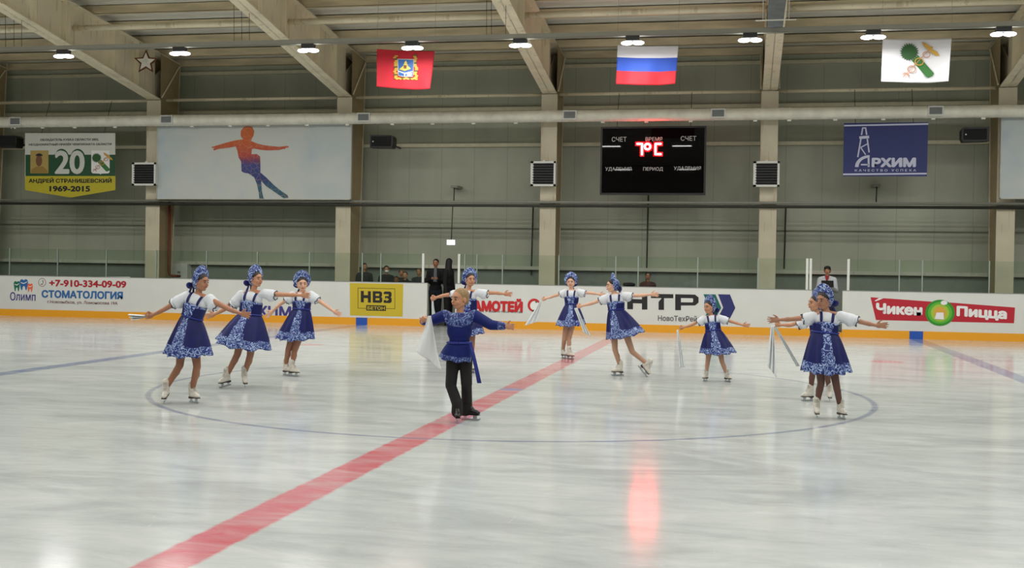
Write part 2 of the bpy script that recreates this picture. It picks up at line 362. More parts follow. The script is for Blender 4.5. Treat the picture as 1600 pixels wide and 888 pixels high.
# portal frames: tapering column, knee, rafter
FX = [-20.43, -14.43, -8.43, -2.43, 3.57, 9.57]
WHERE = ['at the far left edge of the hall', 'left of the skater mural, carrying the white star', 'right of the skater mural', 'in the middle, left of the scoreboard', 'right of the scoreboard, carrying the rectangular duct', 'at the right edge, beside the blank pale panel']
for k, X in enumerate(FX):
    fr = empty('portal_frame', (X, 17, 0), 'cream steel column and sloping roof beam '+WHERE[k], 'steel frame')
    h = .225
    b = MB()
    b.box((X-h, 17, 0), (X+h, 17.03, 6.46))
    b.add([(X-.012, 17.02, 0), (X-.012, 17.72, 0), (X-.012, 18.2, 7.9), (X-.012, 17.02, 7.2), (X+.012, 17.02, 0), (X+.012, 17.72, 0), (X+.012, 18.2, 7.9), (X+.012, 17.02, 7.2)],
          [(0, 1, 2, 3), (7, 6, 5, 4), (0, 4, 5, 1), (1, 5, 6, 2), (2, 6, 7, 3), (3, 7, 4, 0)])
    b.add([(X-h, 17.72, 0), (X+h, 17.72, 0), (X+h, 18.2, 7.9), (X-h, 18.2, 7.9), (X-h, 17.75, 0), (X+h, 17.75, 0), (X+h, 18.23, 7.9), (X-h, 18.23, 7.9)],
          [(0, 1, 2, 3), (7, 6, 5, 4), (0, 4, 5, 1), (1, 5, 6, 2), (2, 6, 7, 3), (3, 7, 4, 0)])
    # the pieced side plates make the column a closed box, as it looks in the photo
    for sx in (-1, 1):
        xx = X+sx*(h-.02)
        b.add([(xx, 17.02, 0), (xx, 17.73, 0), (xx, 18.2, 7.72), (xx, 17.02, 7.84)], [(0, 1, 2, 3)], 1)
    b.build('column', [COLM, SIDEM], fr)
    b = MB()
    def zl(Y): return 6.48+.152*(17-Y)
    Y1 = -1.0
    lf = lambda xa, xb, ya, yb, f0, f1: b.add([(xa, ya, f0(ya)), (xb, ya, f0(ya)), (xb, yb, f0(yb)), (xa, yb, f0(yb)), (xa, ya, f1(ya)), (xb, ya, f1(ya)), (xb, yb, f1(yb)), (xa, yb, f1(yb))],
                                            [(0, 3, 2, 1), (4, 5, 6, 7), (0, 1, 5, 4), (1, 2, 6, 5), (2, 3, 7, 6), (3, 0, 4, 7)])
    zb = lambda Y: max(zl(Y), 0) if Y > 6 else zl(6)+.098*(6-Y)
    segs = [17.02, 14, 10, 6, 2, -1]
    for a, c in zip(segs[:-1], segs[1:]):
        lf(X-.2, X+.2, c, a, zb, lambda Y: zb(Y)+.03)
        lf(X-.2, X+.2, c, a, lambda Y: rtop(Y)-.03, rtop)
        lf(X-.012, X+.012, c, a, zb, rtop)
    lf(X-.2, X+.2, 17.0, 18.2, lambda Y: rtop(Y)-.03, rtop)
    for yy in (15.8, 14.5, 12.2, 9.5): b.box((X-.18, yy, zb(yy)), (X+.18, yy+.015, rtop(yy)))
    b.build('rafter', BEAM, fr)
    b = MB(); b.tube([(X+.24, 17.05, 6.55), (X+.24, 18.1, 7.65)], .022, 8); b.tube([(X-.24, 17.05, 6.55), (X-.24, 18.1, 7.65)], .022, 8); b.build('knee_brace', BEAM, fr)

# tie tubes between the frames
def tubes(name, Y, z, r, label, grp, m=BEAM, ext=.0):
    for i in range(len(FX)-1):
        o = MB().tube([(FX[i]+.02+ext, Y, z), (FX[i+1]-.02-ext, Y, z)], r, 12).build(name, m, None, True, origin=(FX[i], Y, z))
        bays = ('left-edge bay', 'bay of the skater mural', 'bay of the emergency light', 'scoreboard bay', 'bay of the blue banner')
        tag(o, label % bays[i], 'tube', grp)
tubes('tie_tube', 12.75, 7.72, .075, 'thick cream tie tube high under the roof in the %s', 'tie tubes between the roof beams')
tubes('eaves_tube', 17.35, 6.5, .045, 'slim cream steel tube joining the column heads in the %s', 'eaves tubes at the column heads', ext=.2)

# long pipes in front of the columns
zp = at(800, 319, 16.85).z
o = MB().tube([(-24, 16.9, zp+.06), (14, 16.9, zp+.06)], .035, 10).build('steel_pipe', PIPEG, None, True); tag(o, 'light grey heating pipe running above the dark pipe across the columns', 'pipe')
o = MB().tube([(-24, 16.9, zp-.04), (14, 16.9, zp-.04)], .04, 10).build('steel_pipe', PIPED, None, True); tag(o, 'dark steel pipe running just under the light pipe across the columns', 'pipe')
X = at(259, 400, 17.2).x
rp = MB().tube([(X, 17.4, at(259, 313, 17.4).z), (X, 17.4, 1.35), (X+.03, 17.4, 1.25), (X+.12, 17.4, 1.2), (X+.3, 17.5, 1.2), (at(268, 423, 18.2).x-.08, 18.2, 1.2)], .04, 10).build('drain_pipe', mat('red_brown_pipe_paint', (104, 44, 28), .5), None, True)
tag(rp, 'red-brown upright pipe beside the column left of the skater mural', 'pipe')
for px, y0, y1, lab in ((833, 324, 430, 'thin dark cable pipe left of the middle column'), (1013, 305, 440, 'thin dark cable hanging below the scoreboard'), (1228, 322, 420, 'thin dark cable pipe right of the column beside the scoreboard')):
    a = at(px, y0, 18.4); c = at(px-3, y1, 18.4)
    tag(MB().tube([a, c], .022, 8).build('conduit', PIPED, None, True), lab, 'cable pipe')
# small wall detectors on stems
for px, py, y1, lab in ((710, 292, 316, 'small wall bracket with thin stem above the emergency light'), (1370, 290, 316, 'small wall bracket with thin stem under the blue banner')):
    P = at(px, py, 18.0); Q = at(px-1, y1, 18.0); e = empty('wall_bracket', P, lab, 'bracket')
    MB().box((P.x-.1, 17.95, P.z-.03), (P.x+.1, 18.6, P.z+.04)).build('arm', PIPEG, e); MB().tube([P, Q], .018, 8).build('stem', PIPED, e, True)
# emergency light box on its rod
P = at(705, 379, 16.9); e = empty('emergency_light', P, 'glowing white emergency light box hanging on a long thin rod', 'light')
MB().box((P.x-.125, 16.87, P.z-.08), (P.x+.125, 16.95, P.z+.08)).build('housing', WHITEP, e)
MB().box((P.x-.11, 16.855, P.z-.06), (P.x+.11, 16.869, P.z+.06)).build('diffuser', mat('lit_white_diffuser', (255, 255, 255), .5, emit=(.93, 1, .98), es=2.6), e)
MB().tube([(P.x, 16.91, P.z+.08), (P.x+.03, 16.9, zp-.04)], .014, 8).build('rod', PIPED, e, True)
# electrical cabinet
P = at(280, 424, 18.2)
e = empty('electrical_cabinet', (P.x, 18.2, P.z), 'pale metal electrical cabinet behind the boards, left of the first skaters', 'cabinet')
MB().box((P.x-.3, 18.2, P.z-.27), (P.x+.27, 18.48, P.z+.24)).build('body', WHITEP, e)
MB().box((P.x-.27, 18.185, P.z-.24), (P.x+.24, 18.2, P.z+.21)).build('door', WHITEP, e)
for dx in (-.03, .02): MB().box((P.x+dx-.012, 18.178, P.z-.07), (P.x+dx+.012, 18.186, P.z)).build('warning_mark', BLACK, e)

# spiral air duct
zd = 5.78; DY = 16.5
b = MB(); n = 24; vs = []; xs = []; x = -24.0
pts = []; rr = []
while x < 14: pts.append((x, DY, zd)); rr.append(0.162 + (.004 if int(round((x+24)/.06)) % 3 == 0 else 0)); x += .06
b.tube(pts, rr, 24); dn = empty('air_duct', (0, DY, zd), 'long round galvanised spiral air duct running across the whole hall', 'air duct')
b.build('duct_tube', GALV, dn, True)
for px in (22, 117, 180, 400-380+.1, 67, 300, 360, 419, 480, 543, 613, 676, 740, 806, 942, 1010, 1079, 1180, 1233, 1305, 1380, 1458, 1536):
    X = at(px, 190, DY).x; b = MB(); b.tube([(X-.02, DY, zd), (X+.02, DY, zd)], .172, 24); b.box((X-.05, DY-.03, zd-.2), (X+.05, DY+.03, zd-.15)); b.build('clamp', GALV, dn)
for px, py in ((24, 188), (260, 187), (568, 185), (890, 183), (1122, 179), (1462, 175)):
    X = at(px, py, DY-.17).x; Y0 = DY-.19
    g = MB(); g.box((X-.19, Y0, zd-.12), (X+.19, Y0+.05, zd+.13)); go = g.build('grille', WHITEP, dn)
    g = MB(); g.box((X-.155, Y0-.004, zd-.085), (X+.155, Y0, zd+.095), 1)
    for k in range(6): z = zd-.075+k*.03; g.add([(X-.155, Y0-.003, z), (X+.155, Y0-.003, z), (X+.155, Y0-.016, z+.014), (X-.155, Y0-.016, z+.014)], [(0, 1, 2, 3)])
    g.build('louvre', [mat('grille_louvre', (160, 164, 162), .5), mat('grille_dark', (86, 90, 88), .7)], go)
# rectangular duct under the rafter
X = 3.57
e = empty('rectangular_duct', (X+.2, 12, 7.0), 'grey galvanised rectangular duct under the roof beam right of the scoreboard', 'air duct')
def slab(b, xa, xb, ya, yb, za, zb_, h): b.add([(xa, ya, za), (xb, ya, za), (xb, yb, zb_), (xa, yb, zb_), (xa, ya, za+h), (xb, ya, za+h), (xb, yb, zb_+h), (xa, yb, zb_+h)], [(0, 3, 2, 1), (4, 5, 6, 7), (0, 1, 5, 4), (1, 2, 6, 5), (2, 3, 7, 6), (3, 0, 4, 7)])
P = at(1198, 52, 10.9); Q = at(1222, 52, 10.9); P2 = at(1207, 0, 8.6); Q2 = at(1232, 0, 8.6)
b = MB(); slab(b, P.x, Q.x, 5.0, 10.9, P2.z+(8.6-5)*((P2.z-P.z)/2.3), P.z, .3); b.build('duct_body', mat('dull_zinc_sheet', (120, 124, 126), .5, .4, noise_amt=.2, noise_scale=5), e)
yy = 9.9; zz = P.z+(10.9-yy)*((P2.z-P.z)/2.3)
MB().box((P.x-.25, yy, zz-.02), (Q.x+.25, yy+.03, zz)).build('hanger_bar', GALV, e)
for xx in (P.x-.1, Q.x+.1): MB().tube([(xx, yy+.015, zz), (xx, yy+.015, rtop(yy)+.1)], .008, 6).build('hanger_rod', GALV, e)

# lamp row on its cable tray
TY = 10.5; tz = at(800, 57, TY).z
e = empty('cable_tray', (0, TY, tz), 'long grey cable tray carrying the row of white lamps', 'cable tray')
b = MB(); b.box((-24, TY, tz-.045), (14, TY+.012, tz+.055)).box((-24, TY+.13, tz-.045), (14, TY+.142, tz+.055)).box((-24, TY, tz-.05), (14, TY+.142, tz-.04)); b.build('tray', TRAY, e)
for px in (9, 22, 34, 366, 378, 390, 760, 768, 790, 1198):
    X = at(px, 60, TY+.07).x; b = MB(); b.tube([(X, TY+.07, tz), (X-.04+.02*(px % 3), TY+.07, rtop(TY)+.2)], .006, 6); b.build('hanging_wire', PIPED, e)
LM = mat('lit_led_lens', (255, 255, 255), .4, emit=(.97, .985, 1), es=9)
LPX = [(97, 84), (279, 79), (480, 76), (643, 75), (812, 71), (988, 68), (1172, 63), (1365, 59), (1569, 51)]
LAB = ['first lamp from the left, over the memorial banner', 'lamp just right of the white star', 'lamp over the skater mural', 'lamp over the top of the red flag', 'lamp between the red flag and the tricolour flag', 'lamp over the top of the tricolour flag', 'lamp left of the grey rectangular duct', 'lamp at the top left corner of the white flag', 'last lamp at the right edge']
for (px, py), lab in zip(LPX, LAB):
    P = at(px, py, TY); X = P.x
    e = empty('ceiling_lamp', (X, TY+.07, tz-.05), 'bright white twin LED '+lab, 'lamp', 'ceiling lamps on the cable tray')
    b = MB(); b.box((X-.145, TY-.01, tz-.155), (X+.145, TY+.15, tz-.05)).box((X-.15, TY-.015, tz-.085), (X+.15, TY+.155, tz-.06)); b.build('housing', BLACK, e)
    for s in (-1, 1):
        b = MB(); b.ell((X+s*.125, TY+.07, tz-.195), Vector((.13, 0, 0)), Vector((0, .12, 0)), Vector((0, 0, .042)), 18, 8); b.build('lens', LM, e, True)
    lamp_light(X, TY+.07, tz-.25, LAMP_W*.85)
for X in (-20.5, -17.5, 10.6, 13.2): lamp_light(X, TY+.07, tz-.25, LAMP_W*.85)

# ================================================================== boards, glass, adverts
BY = 15.0; BH = 1.15
xa = at(667, 480, BY).x; xb = at(711, 480, BY).x; xc = at(1268, 490, BY).x; xd = at(1316, 490, BY).x
def board(x0, x1, label):
    e = empty('rink_board', ((x0+x1)/2, BY+.05, 0), label, 'rink board')
    MB().box((x0, BY, 0), (x1, BY+.1, BH)).build('panel', BOARD, e)
    b = MB(); b.box((x0, BY-.015, 0), (x1, BY, .195))
    for s in (-7.14, 7.14):
        if x0 < s < x1: b.box((s-.16, BY-.017, 0), (s+.16, BY-.013, .196), 1)
    b.build('kickplate', [YEL, BLUEK], e)
    MB().box((x0, BY-.006, BH), (x1, BY+.11, BH+.018)).build('cap_rail', CAPR, e)
    return e
BL = board(-24, xa, 'long white rink board with yellow kickplate left of the doorway')
BM = board(xb, xc, 'white rink board with glass between the two doorways')
BR = board(xd, 14, 'white rink board with yellow kickplate right of the clerk')
AD = BY-.004
def ink(name, rgb): return mat('ink_'+name, rgb, .5)
RED = ink('crimson', (172, 30, 44)); INKB = ink('steel_blue', (44, 100, 160)); PURP = ink('violet_blue', (62, 52, 128)); BLK = ink('black', (26, 26, 28)); GRY = ink('grey', (92, 90, 92))
BRN = ink('brown', (120, 78, 78)); GRN = ink('green', (24, 110, 76)); ORG = ink('orange', (232, 104, 66)); WHT = ink('white', (232, 230, 228)); MUST = ink('mustard', (200, 176, 40)); NVY = ink('navy', (36, 42, 104))
# -- dental advert
c1 = crop(0, 380, 6.344)
e = plate('advert_sign', c1((98, 335), (1290, 335), (1290, 628), (98, 628)), AD+.002, BOARD, BL)
e['label'] = 'dental advert with three teeth logo'
# a tooth outline in the unit square
TOOTH = [(0, .25), (.12, .05), (.3, 0), (.5, .1), (.72, 0), (.9, .06), (1, .28), (.95, .5), (.88, .8), (.82, 1), (.7, .98), (.62, .68), (.5, .62), (.38, .7), (.32, .98), (.2, 1), (.12, .75), (.06, .5)]
for (x0, y0, x1, y1), m in (((135, 376, 197, 478), GRN), ((193, 358, 278, 466), INKB), ((270, 400, 326, 486), ORG)):
    plate('tooth_logo', c1(*[(x0+(x1-x0)*a, y0+(y1-y0)*b_) for a, b_ in TOOTH]), AD-.002, m, e)
    plate('tooth_highlight', c1(*[(x0+(x1-x0)*a, y0+(y1-y0)*b_) for a, b_ in ((.15, .28), (.5, .36), (.88, .22), (.88, .28), (.5, .44), (.15, .34))]), AD-.005, WHT, e)
def bx(x0, y0, x1, y1, o=(0, 380), s=6.344): return (o[0]+x0/s, o[1]+y0/s, o[0]+x1/s, o[1]+y1/s)
text('lettering', 'Олимп', bx(100, 488, 352, 572), AD-.003, PURP, e, .01)
text('lettering', '+7-910-334-09-09', bx(487, 369, 1252, 438), AD-.003, RED, e, .03)
text('lettering', 'СТОМАТОЛОГИЯ', bx(412, 473, 1218, 551), AD-.003, INKB, e, .035)
text('lettering', 'г.Новозыбков, ул. Ломоносова 19А', bx(470, 574, 1165, 612), AD-.003, BRN, e, .01)
P = at(*c1((418, 390))[0], AD); b = MB()
b.tube([P+Vector((.115*math.cos(a*.2618), -.002, .115*math.sin(a*.2618))) for a in range(25)], .006, 6); b.tube([P+Vector((x*.1, -.002, z*.1)) for x, z in ((-.4, -.5), (.1, -.55), (.35, 0), (.15, .55))], [.012, .008, .008, .014], 6); b.build('phone_icon', BRN, e)
# -- second advert mostly behind the girls
c3 = crop(330, 400, 4.038)
e = plate('advert_sign', [(340, 462), (462, 464), (462, 500), (340, 498)], AD+.002, BOARD, BL)
text('lettering', 'АРХИМ', (371, 478, 455, 494.5), AD-.003, PURP, e, .03, shear=.0)
# -- yellow concrete advert
e = plate('advert_sign', [(546.5, 442.5), (630, 444), (629, 495), (547, 493)], AD, MUST, BL); e['label'] = 'yellow advert with black block letters'
c4 = crop(520, 380, 6.344)
for q in (((247, 443), (617, 452), (617, 456), (247, 447)), ((247, 644), (332, 646), (332, 650), (247, 648)), ((526, 648), (617, 650), (617, 654), (526, 652)), ((247, 443), (251, 443), (251, 648), (247, 648)), ((613, 452), (617, 452), (617, 654), (613, 654))):
    plate('frame_line', c4(*q), AD-.003, BLK, e)
for pts in ([(278, 474), (307, 475), (307, 516), (348, 517), (348, 477), (377, 478), (377, 591), (348, 590), (348, 546), (307, 545), (307, 588), (278, 587)],
            [(396, 477), (472, 479), (488, 492), (488, 524), (478, 534), (490, 546), (490, 580), (475, 593), (396, 590)],
            [(504, 492), (516, 480), (568, 481), (582, 494), (582, 528), (572, 537), (583, 548), (583, 582), (568, 595), (504, 592), (504, 566), (530, 566), (530, 578), (558, 560), (530, 538), (530, 550), (518, 550), (518, 526), (553, 526), (553, 507), (504, 506)]):
    plate('lettering', c4(*pts), AD-.004, BLK, e)
for q in (((424, 502), (460, 503), (460, 524), (424, 523)), ((424, 546), (462, 547), (462, 568), (424, 567))): plate('letter_gap', c4(*q), AD-.008, MUST, e)
plate('black_tab', c4((332, 615), (526, 620), (526, 673), (332, 669)), AD-.003, BLK, e)
text('lettering', 'БЕТОН', bx(343, 628, 516, 662, (520, 380)), AD-.006, MUST, e, .02)
# -- stationery advert
e = plate('advert_sign', [(716, 456), (850, 459), (850, 496), (716, 494)], AD+.002, BOARD, BM)
text('lettering', 'ГРАМОТЕЙ', (719, 466, 817, 487.5), AD-.003, ink('signal_red', (196, 30, 36)), e, .06)
text('lettering', 'ДЛЯ ОФИСА, УЧЁБЫ И ТВОРЧЕСТВА', (724, 484.6+.6, 817, 489), AD-.003, GRY, e, .01)
for j, (r, m) in enumerate(((10.4, ink('signal_red', (196, 30, 36))), (7.2, WHT))): plate('ring_logo', ellp(834.5+j*.8, 477.2+j*.6, r*.98, r), AD-.002*(j+1), m, e)
plate('ring_logo', ellp(835.5, 486, 4, 1.6), AD-.006, BLK, e); plate('ring_logo', ellp(838, 472, 1.8, 1.6), AD-.006, GRY, e)
# -- black letter advert
e = plate('advert_sign', [(975, 455), (1155, 458), (1155, 506), (975, 502)], AD+.002, BOARD, BM)
for pts in ([(980, 458.8), (989, 459), (989, 467.5), (1003, 468), (1003, 459.3), (1011.5, 459.5), (1011.5, 484), (1003, 484), (1003, 474.5), (989, 474), (989, 483.6), (980, 483.4)],
            [(1017, 459.4), (1052, 460), (1052, 466.2), (1037.5, 466.2), (1037.5, 484.5), (1029, 484.4), (1029, 472), (1034, 466), (1017, 466)],
            [(1055, 460), (1086, 460.6), (1091.5, 465), (1091.5, 473), (1086, 477.6), (1064, 477.6), (1064, 485), (1055, 485)]):
    plate('lettering', pts, AD-.002, BLK, e)
plate('letter_gap', [(1064, 466), (1082, 466.3), (1083, 467.5), (1083, 471.5), (1082, 472.8), (1064, 472.5)], AD-.005, BOARD, e)
plate('chevron_logo', [(1099, 460), (1118, 460.3), (1127, 481.5), (1119, 495), (1102, 494), (1109, 481)], AD-.002, ink('dark_teal', (22, 92, 88)), e)
plate('chevron_logo', [(1122, 460), (1140.6, 460.4), (1149, 481.5), (1141, 497), (1122, 496), (1130, 481)], AD-.003, NVY, e)
text('lettering', 'НовоТехРейл', (1028, 493.4, 1095, 502.4), AD-.003, GRY, e, .015)
# -- food advert
c6 = crop(1350, 455, 6.4)
SR = ink('sign_red', (182, 24, 44))
e = plate('advert_sign', c6((65, 62), (660, 105), (900, 118), (1510, 165), (1500, 322), (120, 290)), AD, SR, BR); e['label'] = 'red food advert with a green disc'
b6 = lambda *q: bx(*q, o=(1350, 455), s=6.4)
text('lettering', 'Чикен', b6(120, 122, 585, 232), AD-.003, WHT, e, .045, slope=-.03)
text('lettering', 'Пицца', b6(925, 152, 1430, 276), AD-.003, WHT, e, .045, slope=-.05)
plate('white_spark', c6((105, 98), (150, 70), (195, 72), (120, 102)), AD-.003, WHT, e)
for rx, ry, m in ((147, 131, ink('leaf_green', (44, 140, 34))), (122, 108, ink('bright_green', (86, 176, 46))), (92, 86, ink('lime_yellow', (166, 190, 60))), (58, 60, ink('soft_orange', (214, 160, 62)))):
    plate('green_disc', c6(*ellp(760, 218, rx, ry)), AD-.003-.0004*(150-rx)/5, m, e)
plate('disc_mark', c6((725, 215), (795, 215), (800, 285), (705, 280)), AD-.02, WHT, e)
plate('disc_mark', c6(*ellp(800, 118, 34, 22)), AD-.02, WHT, e)

# -- protective glass
gm = bpy.data.materials.new('tinted_clear_glass'); gm.use_nodes = True; nt = gm.node_tree; nt.nodes.remove(nt.nodes['Principled BSDF'])
tr = nt.nodes.new('ShaderNodeBsdfTransparent'); tr.inputs[0].default_value = (.90, .955, .915, 1); gl = nt.nodes.new('ShaderNodeBsdfGlossy'); gl.inputs['Roughness'].default_value = .03
fr_ = nt.nodes.new('ShaderNodeFresnel'); fr_.inputs[0].default_value = 1.45; mx = nt.nodes.new('ShaderNodeMixShader')
nt.links.new(fr_.outputs[0], mx.inputs[0]); nt.links.new(tr.outputs[0], mx.inputs[1]); nt.links.new(gl.outputs[0], mx.inputs[2]); nt.links.new(mx.outputs[0], nt.nodes['Material Output'].inputs[0])
GT = 1.94
POSTS = [-70, 15, 90, 166, 244, 322.6, 402, 483.5, 566, 595, 661, 717, 726, 745, 785, 873, 962, 997, 1090, 1184, 1261, 1266.5, 1325.5, 1405, 1441, 1545.6, 1650]
THICK = {661, 717, 1261, 1266.5, 1325.5}
def owner(p): return BL if p <= 661 else (BM if p <= 1266.5 else BR)
for p in POSTS:
    X = at(p, 430, BY+.05).x; t = .03 if p in THICK else .014
    MB().box((X-t, BY+.035, BH+.018), (X+t, BY+.075, GT+.01)).build('glass_post', mat('white_post_paint', (216, 218, 210), .4) if p in THICK else mat('aluminium_post', (150, 162, 152), .4, .3), owner(p))
segs = [(a, c) for a, c in zip(POSTS[:-1], POSTS[1:]) if (a, c) not in ((661, 717), (1266.5, 1325.5), (1261, 1266.5))]
for a, c in segs:
    x0 = at(a, 430, BY+.05).x+.015; x1 = at(c, 430, BY+.05).x-.015
    MB().box((x0, BY+.05, BH+.02), (x1, BY+.058, GT)).build('glass_pane', gm, owner(c))
# grey door leaf in the clerk's doorway
e = empty('gate', (xc+.1, BY+.2, 0), 'grey half-open rink gate in the doorway of the clerk in white', 'gate')
MB().box((xc, BY+.02, .0), (xd, BY+.06, .12)).build('threshold', YEL, e)
MB().box((xc-.0, BY+.12, .1), (xc+.25, BY+.16, BH)).build('gate_leaf', CAPR, e)

# ================================================================== things hung on the columns and the wall
HY = 16.75
def hang(e, x0, x1, z):
    for x in (x0+.15*(x1-x0), x1-.15*(x1-x0)): MB().tube([(x, HY+.1, z-.05), (x, 17.3, 6.5)], .008, 6).build('hanging_cable', PIPED, e)
# scoreboard
A = at(938, 199, HY); B = at(1104, 302, HY)
x0, x1, z1, z0 = at(938, 250, HY).x, at(1103, 250, HY).x, at(1020, 197.5, HY).z, at(1020, 304.5, HY).z
sb = empty('scoreboard', ((x0+x1)/2, HY, z0), 'large black electronic scoreboard showing red digits', 'scoreboard')
MB().box((x0, HY, z0), (x1, HY+.14, z1)).build('case', mat('scoreboard_case', (16, 16, 17), .4), sb)
MB().box((x0+.05, HY-.006, z0+.05), (x1-.05, HY, z1-.05)).build('screen', mat('glossy_black_screen', (9, 8, 9), .015, spec=.14), sb)
hang(sb, x0, x1, z1)
b5 = lambda *q: bx(*q, o=(930, 190), s=7.4)
LET = mat('pale_lettering', (205, 205, 205), .5)
for s_, q in (('СЧЕТ', (192, 178, 362, 233)), ('ВРЕМЯ', (582, 181, 775, 223)), ('СЧЕТ', (990, 168, 1168, 222)), ('УДАЛЕНИЯ', (118, 528, 418, 576)), ('ПЕРИОД', (555, 528, 783, 576)), ('УДАЛЕНИЯ', (910, 520, 1222, 568))):
    text('lettering', s_, b5(*q), HY-.010, LET, sb, -.002)
c5 = crop(930, 190, 7.4)
LEDC = mat('lit_red_led_core', (255, 60, 60), .5, emit=(1, .045, .05), es=60); LEDG = mat('red_led_halo', (120, 4, 6), .5, emit=(1, .008, .015), es=.9)
dg_ = [[(488, 258), (542, 258), (541, 380)], [(605+33*math.cos(a*.5236), 290+33*math.sin(a*.5236)) for a in range(13)], [(757, 258), (698, 258), (696, 378), (757, 378)]]
for d in dg_:
    b = MB()
    for p, q in zip(d[:-1], d[1:]):
        P = at(*c5(p)[0], HY-.02); Q = at(*c5(q)[0], HY-.02); b.cap(P, Q, .027, .027, 8)
    b.build('led_digit', LEDC, sb, True)
    b = MB()
    for p, q in zip(d[:-1], d[1:]):
        P = at(*c5(p)[0], HY-.004); Q = at(*c5(q)[0], HY-.004)
        t = (Q-P).normalized(); u = t.cross(Vector((0, 1, 0)))
        b.obox((P+Q)/2, t, Vector((0, 1, 0)), u, (Q-P).length/2+.06, .004, .06)
    b.build('led_glow', LEDG, sb)  # red bloom around the digits, built as dim glowing plates
# memorial banner
c2 = crop(30, 200, 7.72); b2 = lambda *q: bx(*q, o=(30, 200), s=7.72)
e = empty('memorial_banner', at(110, 308, HY), 'white, green and yellow pennant banner with the number 20 at the far left', 'banner')
plate('cloth', c2((70, 62), (1158, 62), (1160, 750), (620, 840), (70, 750)), HY, ink('banner_white', (204, 204, 196)), e, .01)
plate('green_band', c2((76, 323), (1160, 323), (1160, 582), (76, 582)), HY-.004, ink('dark_green', (20, 72, 38)), e)
plate('yellow_band', c2((72, 580), (1160, 580), (1160, 750), (620, 840), (70, 750)), HY-.006, ink('olive_yellow', (186, 172, 36)), e)
text('lettering', 'ОБЛАДАТЕЛЬ КУБКА ОБЛАСТИ 2002,', b2(255, 127, 960, 160), HY-.006, BLK, e, .015)
text('lettering', 'НЕОДНОКРАТНЫЙ ПРИЗЁР ЧЕМПИОНАТА ОБЛАСТИ', b2(118, 178, 1112, 216), HY-.006, BLK, e, .015)
text('lettering', 'АНДРЕЙ СТРАНИШЕВСКИЙ', b2(115, 600, 1115, 672), HY-.010, BLK, e, .03)
text('lettering', '1969-2015', b2(365, 700, 855, 768), HY-.010, BLK, e, .035)
for sx in (510, 706): plate('number_backing', c2(*ellp(sx, 400, 98, 148)), HY-.007, ink('dark_green', (20, 72, 38)), e)
text('number', '20', b2(428, 272, 790, 558), HY-.012, ink('banner_white', (204, 204, 196)), e, .025)
ph = plate('portrait_photo', c2((135, 272), (352, 272), (352, 548), (135, 548)), HY-.008, ink('photo_wheat', (176, 150, 84)), e)
plate('photo_figure', c2((140, 545), (150, 500), (205, 465), (285, 465), (335, 510), (345, 545)), HY-.011, ink('photo_shirt', (150, 118, 56)), ph)
plate('photo_figure', c2(*ellp(238, 395, 38, 68)), HY-.013, ink('photo_skin', (120, 78, 52)), ph); plate('photo_figure', c2(*ellp(240, 338, 42, 30, 20, 180, 360)), HY-.015, BLK, ph)
cr = plate('crest', c2((870, 272), (1090, 272), (1090, 535), (1075, 548), (990, 552), (980, 562), (968, 552), (885, 548), (870, 530)), HY-.008, WHT, e)
def emblem(par, o, s, sc, Y, wave=None):
    """tied green sheaf crossed by a winged staff; o = image origin of the crop it was read from"""
    cc = crop(o[0], o[1], s)
    G = ink('leaf_dark_green', (34, 84, 32)); G2 = ink('leaf_mid_green', (52, 112, 50)); GO = ink('gold', (196, 152, 60)); PK = ink('dusty_pink', (184, 138, 112))
    T = lambda pts: [(sc[0]+(x-700)*sc[2], sc[1]+(y-420)*sc[2]) for x, y in pts]
    def pl(nm, pts, m, d):
        ob = plate(nm, cc(*T(pts)), Y-d, m, par)
        if wave:
            org = wloc(par)
            for v in ob.data.vertices: v.co.y += wave(v.co.x+org.x, v.co.z+org.z)
    r = random.Random(3); star = []
    for k in range(44):
        a = 6.2832*k/44; R = (150 if k % 2 else 112)*(1+.06*r.random()); star.append((600+R*.96*math.cos(a), 305+R*.92*math.sin(a)))
    pl('sheaf', [(640, 440), (735, 360), (985, 630), (965, 670), (895, 700), (860, 680)], G2, .004)
    pl('sheaf', star, G, .007)
    for cx, cy, rx, ry, m in ((865, 345, 62, 52, PK), (630, 570, 66, 58, PK), (750, 455, 72, 62, GO)):
        for k in range(20):
            a0 = 6.2832*k/20; a1 = 6.2832*(k+1)/20
            pl('staff_ring', [(cx+rx*math.cos(a0), cy+ry*math.sin(a0)), (cx+rx*math.cos(a1), cy+ry*math.sin(a1)), (cx+(rx-15)*math.cos(a1), cy+(ry-15)*math.sin(a1)), (cx+(rx-15)*math.cos(a0), cy+(ry-15)*math.sin(a0))], m, .010) if k == -1 else None
        ringp = [(cx+rx*math.cos(6.2832*k/20), cy+ry*math.sin(6.2832*k/20)) for k in range(21)] + [(cx+(rx-15)*math.cos(-6.2832*k/20), cy+(ry-15)*math.sin(-6.2832*k/20)) for k in range(21)]
        pl('staff_ring', ringp, m, .010)
    pl('staff', [(490, 700), (500, 706), (930, 250), (922, 243)], PK, .009)
    pl('staff', [(485, 655), (515, 620), (560, 622), (590, 640), (595, 690), (580, 705), (575, 660), (545, 640), (520, 640), (495, 662)], PK, .011)
    pl('wings', [(792, 148), (850, 168), (920, 215), (960, 265), (1030, 300), (1072, 370), (1010, 358), (940, 315), (880, 265), (825, 215)], GO, .011)
    pl('staff', ellp(945, 235, 20, 17, 14), GO, .014)
emblem(cr, (30, 200), 7.72, (975, 410, .42), HY-.010)
hang(e, at(40, 209, HY).x, at(180, 209, HY).x, at(110, 209, HY).z)
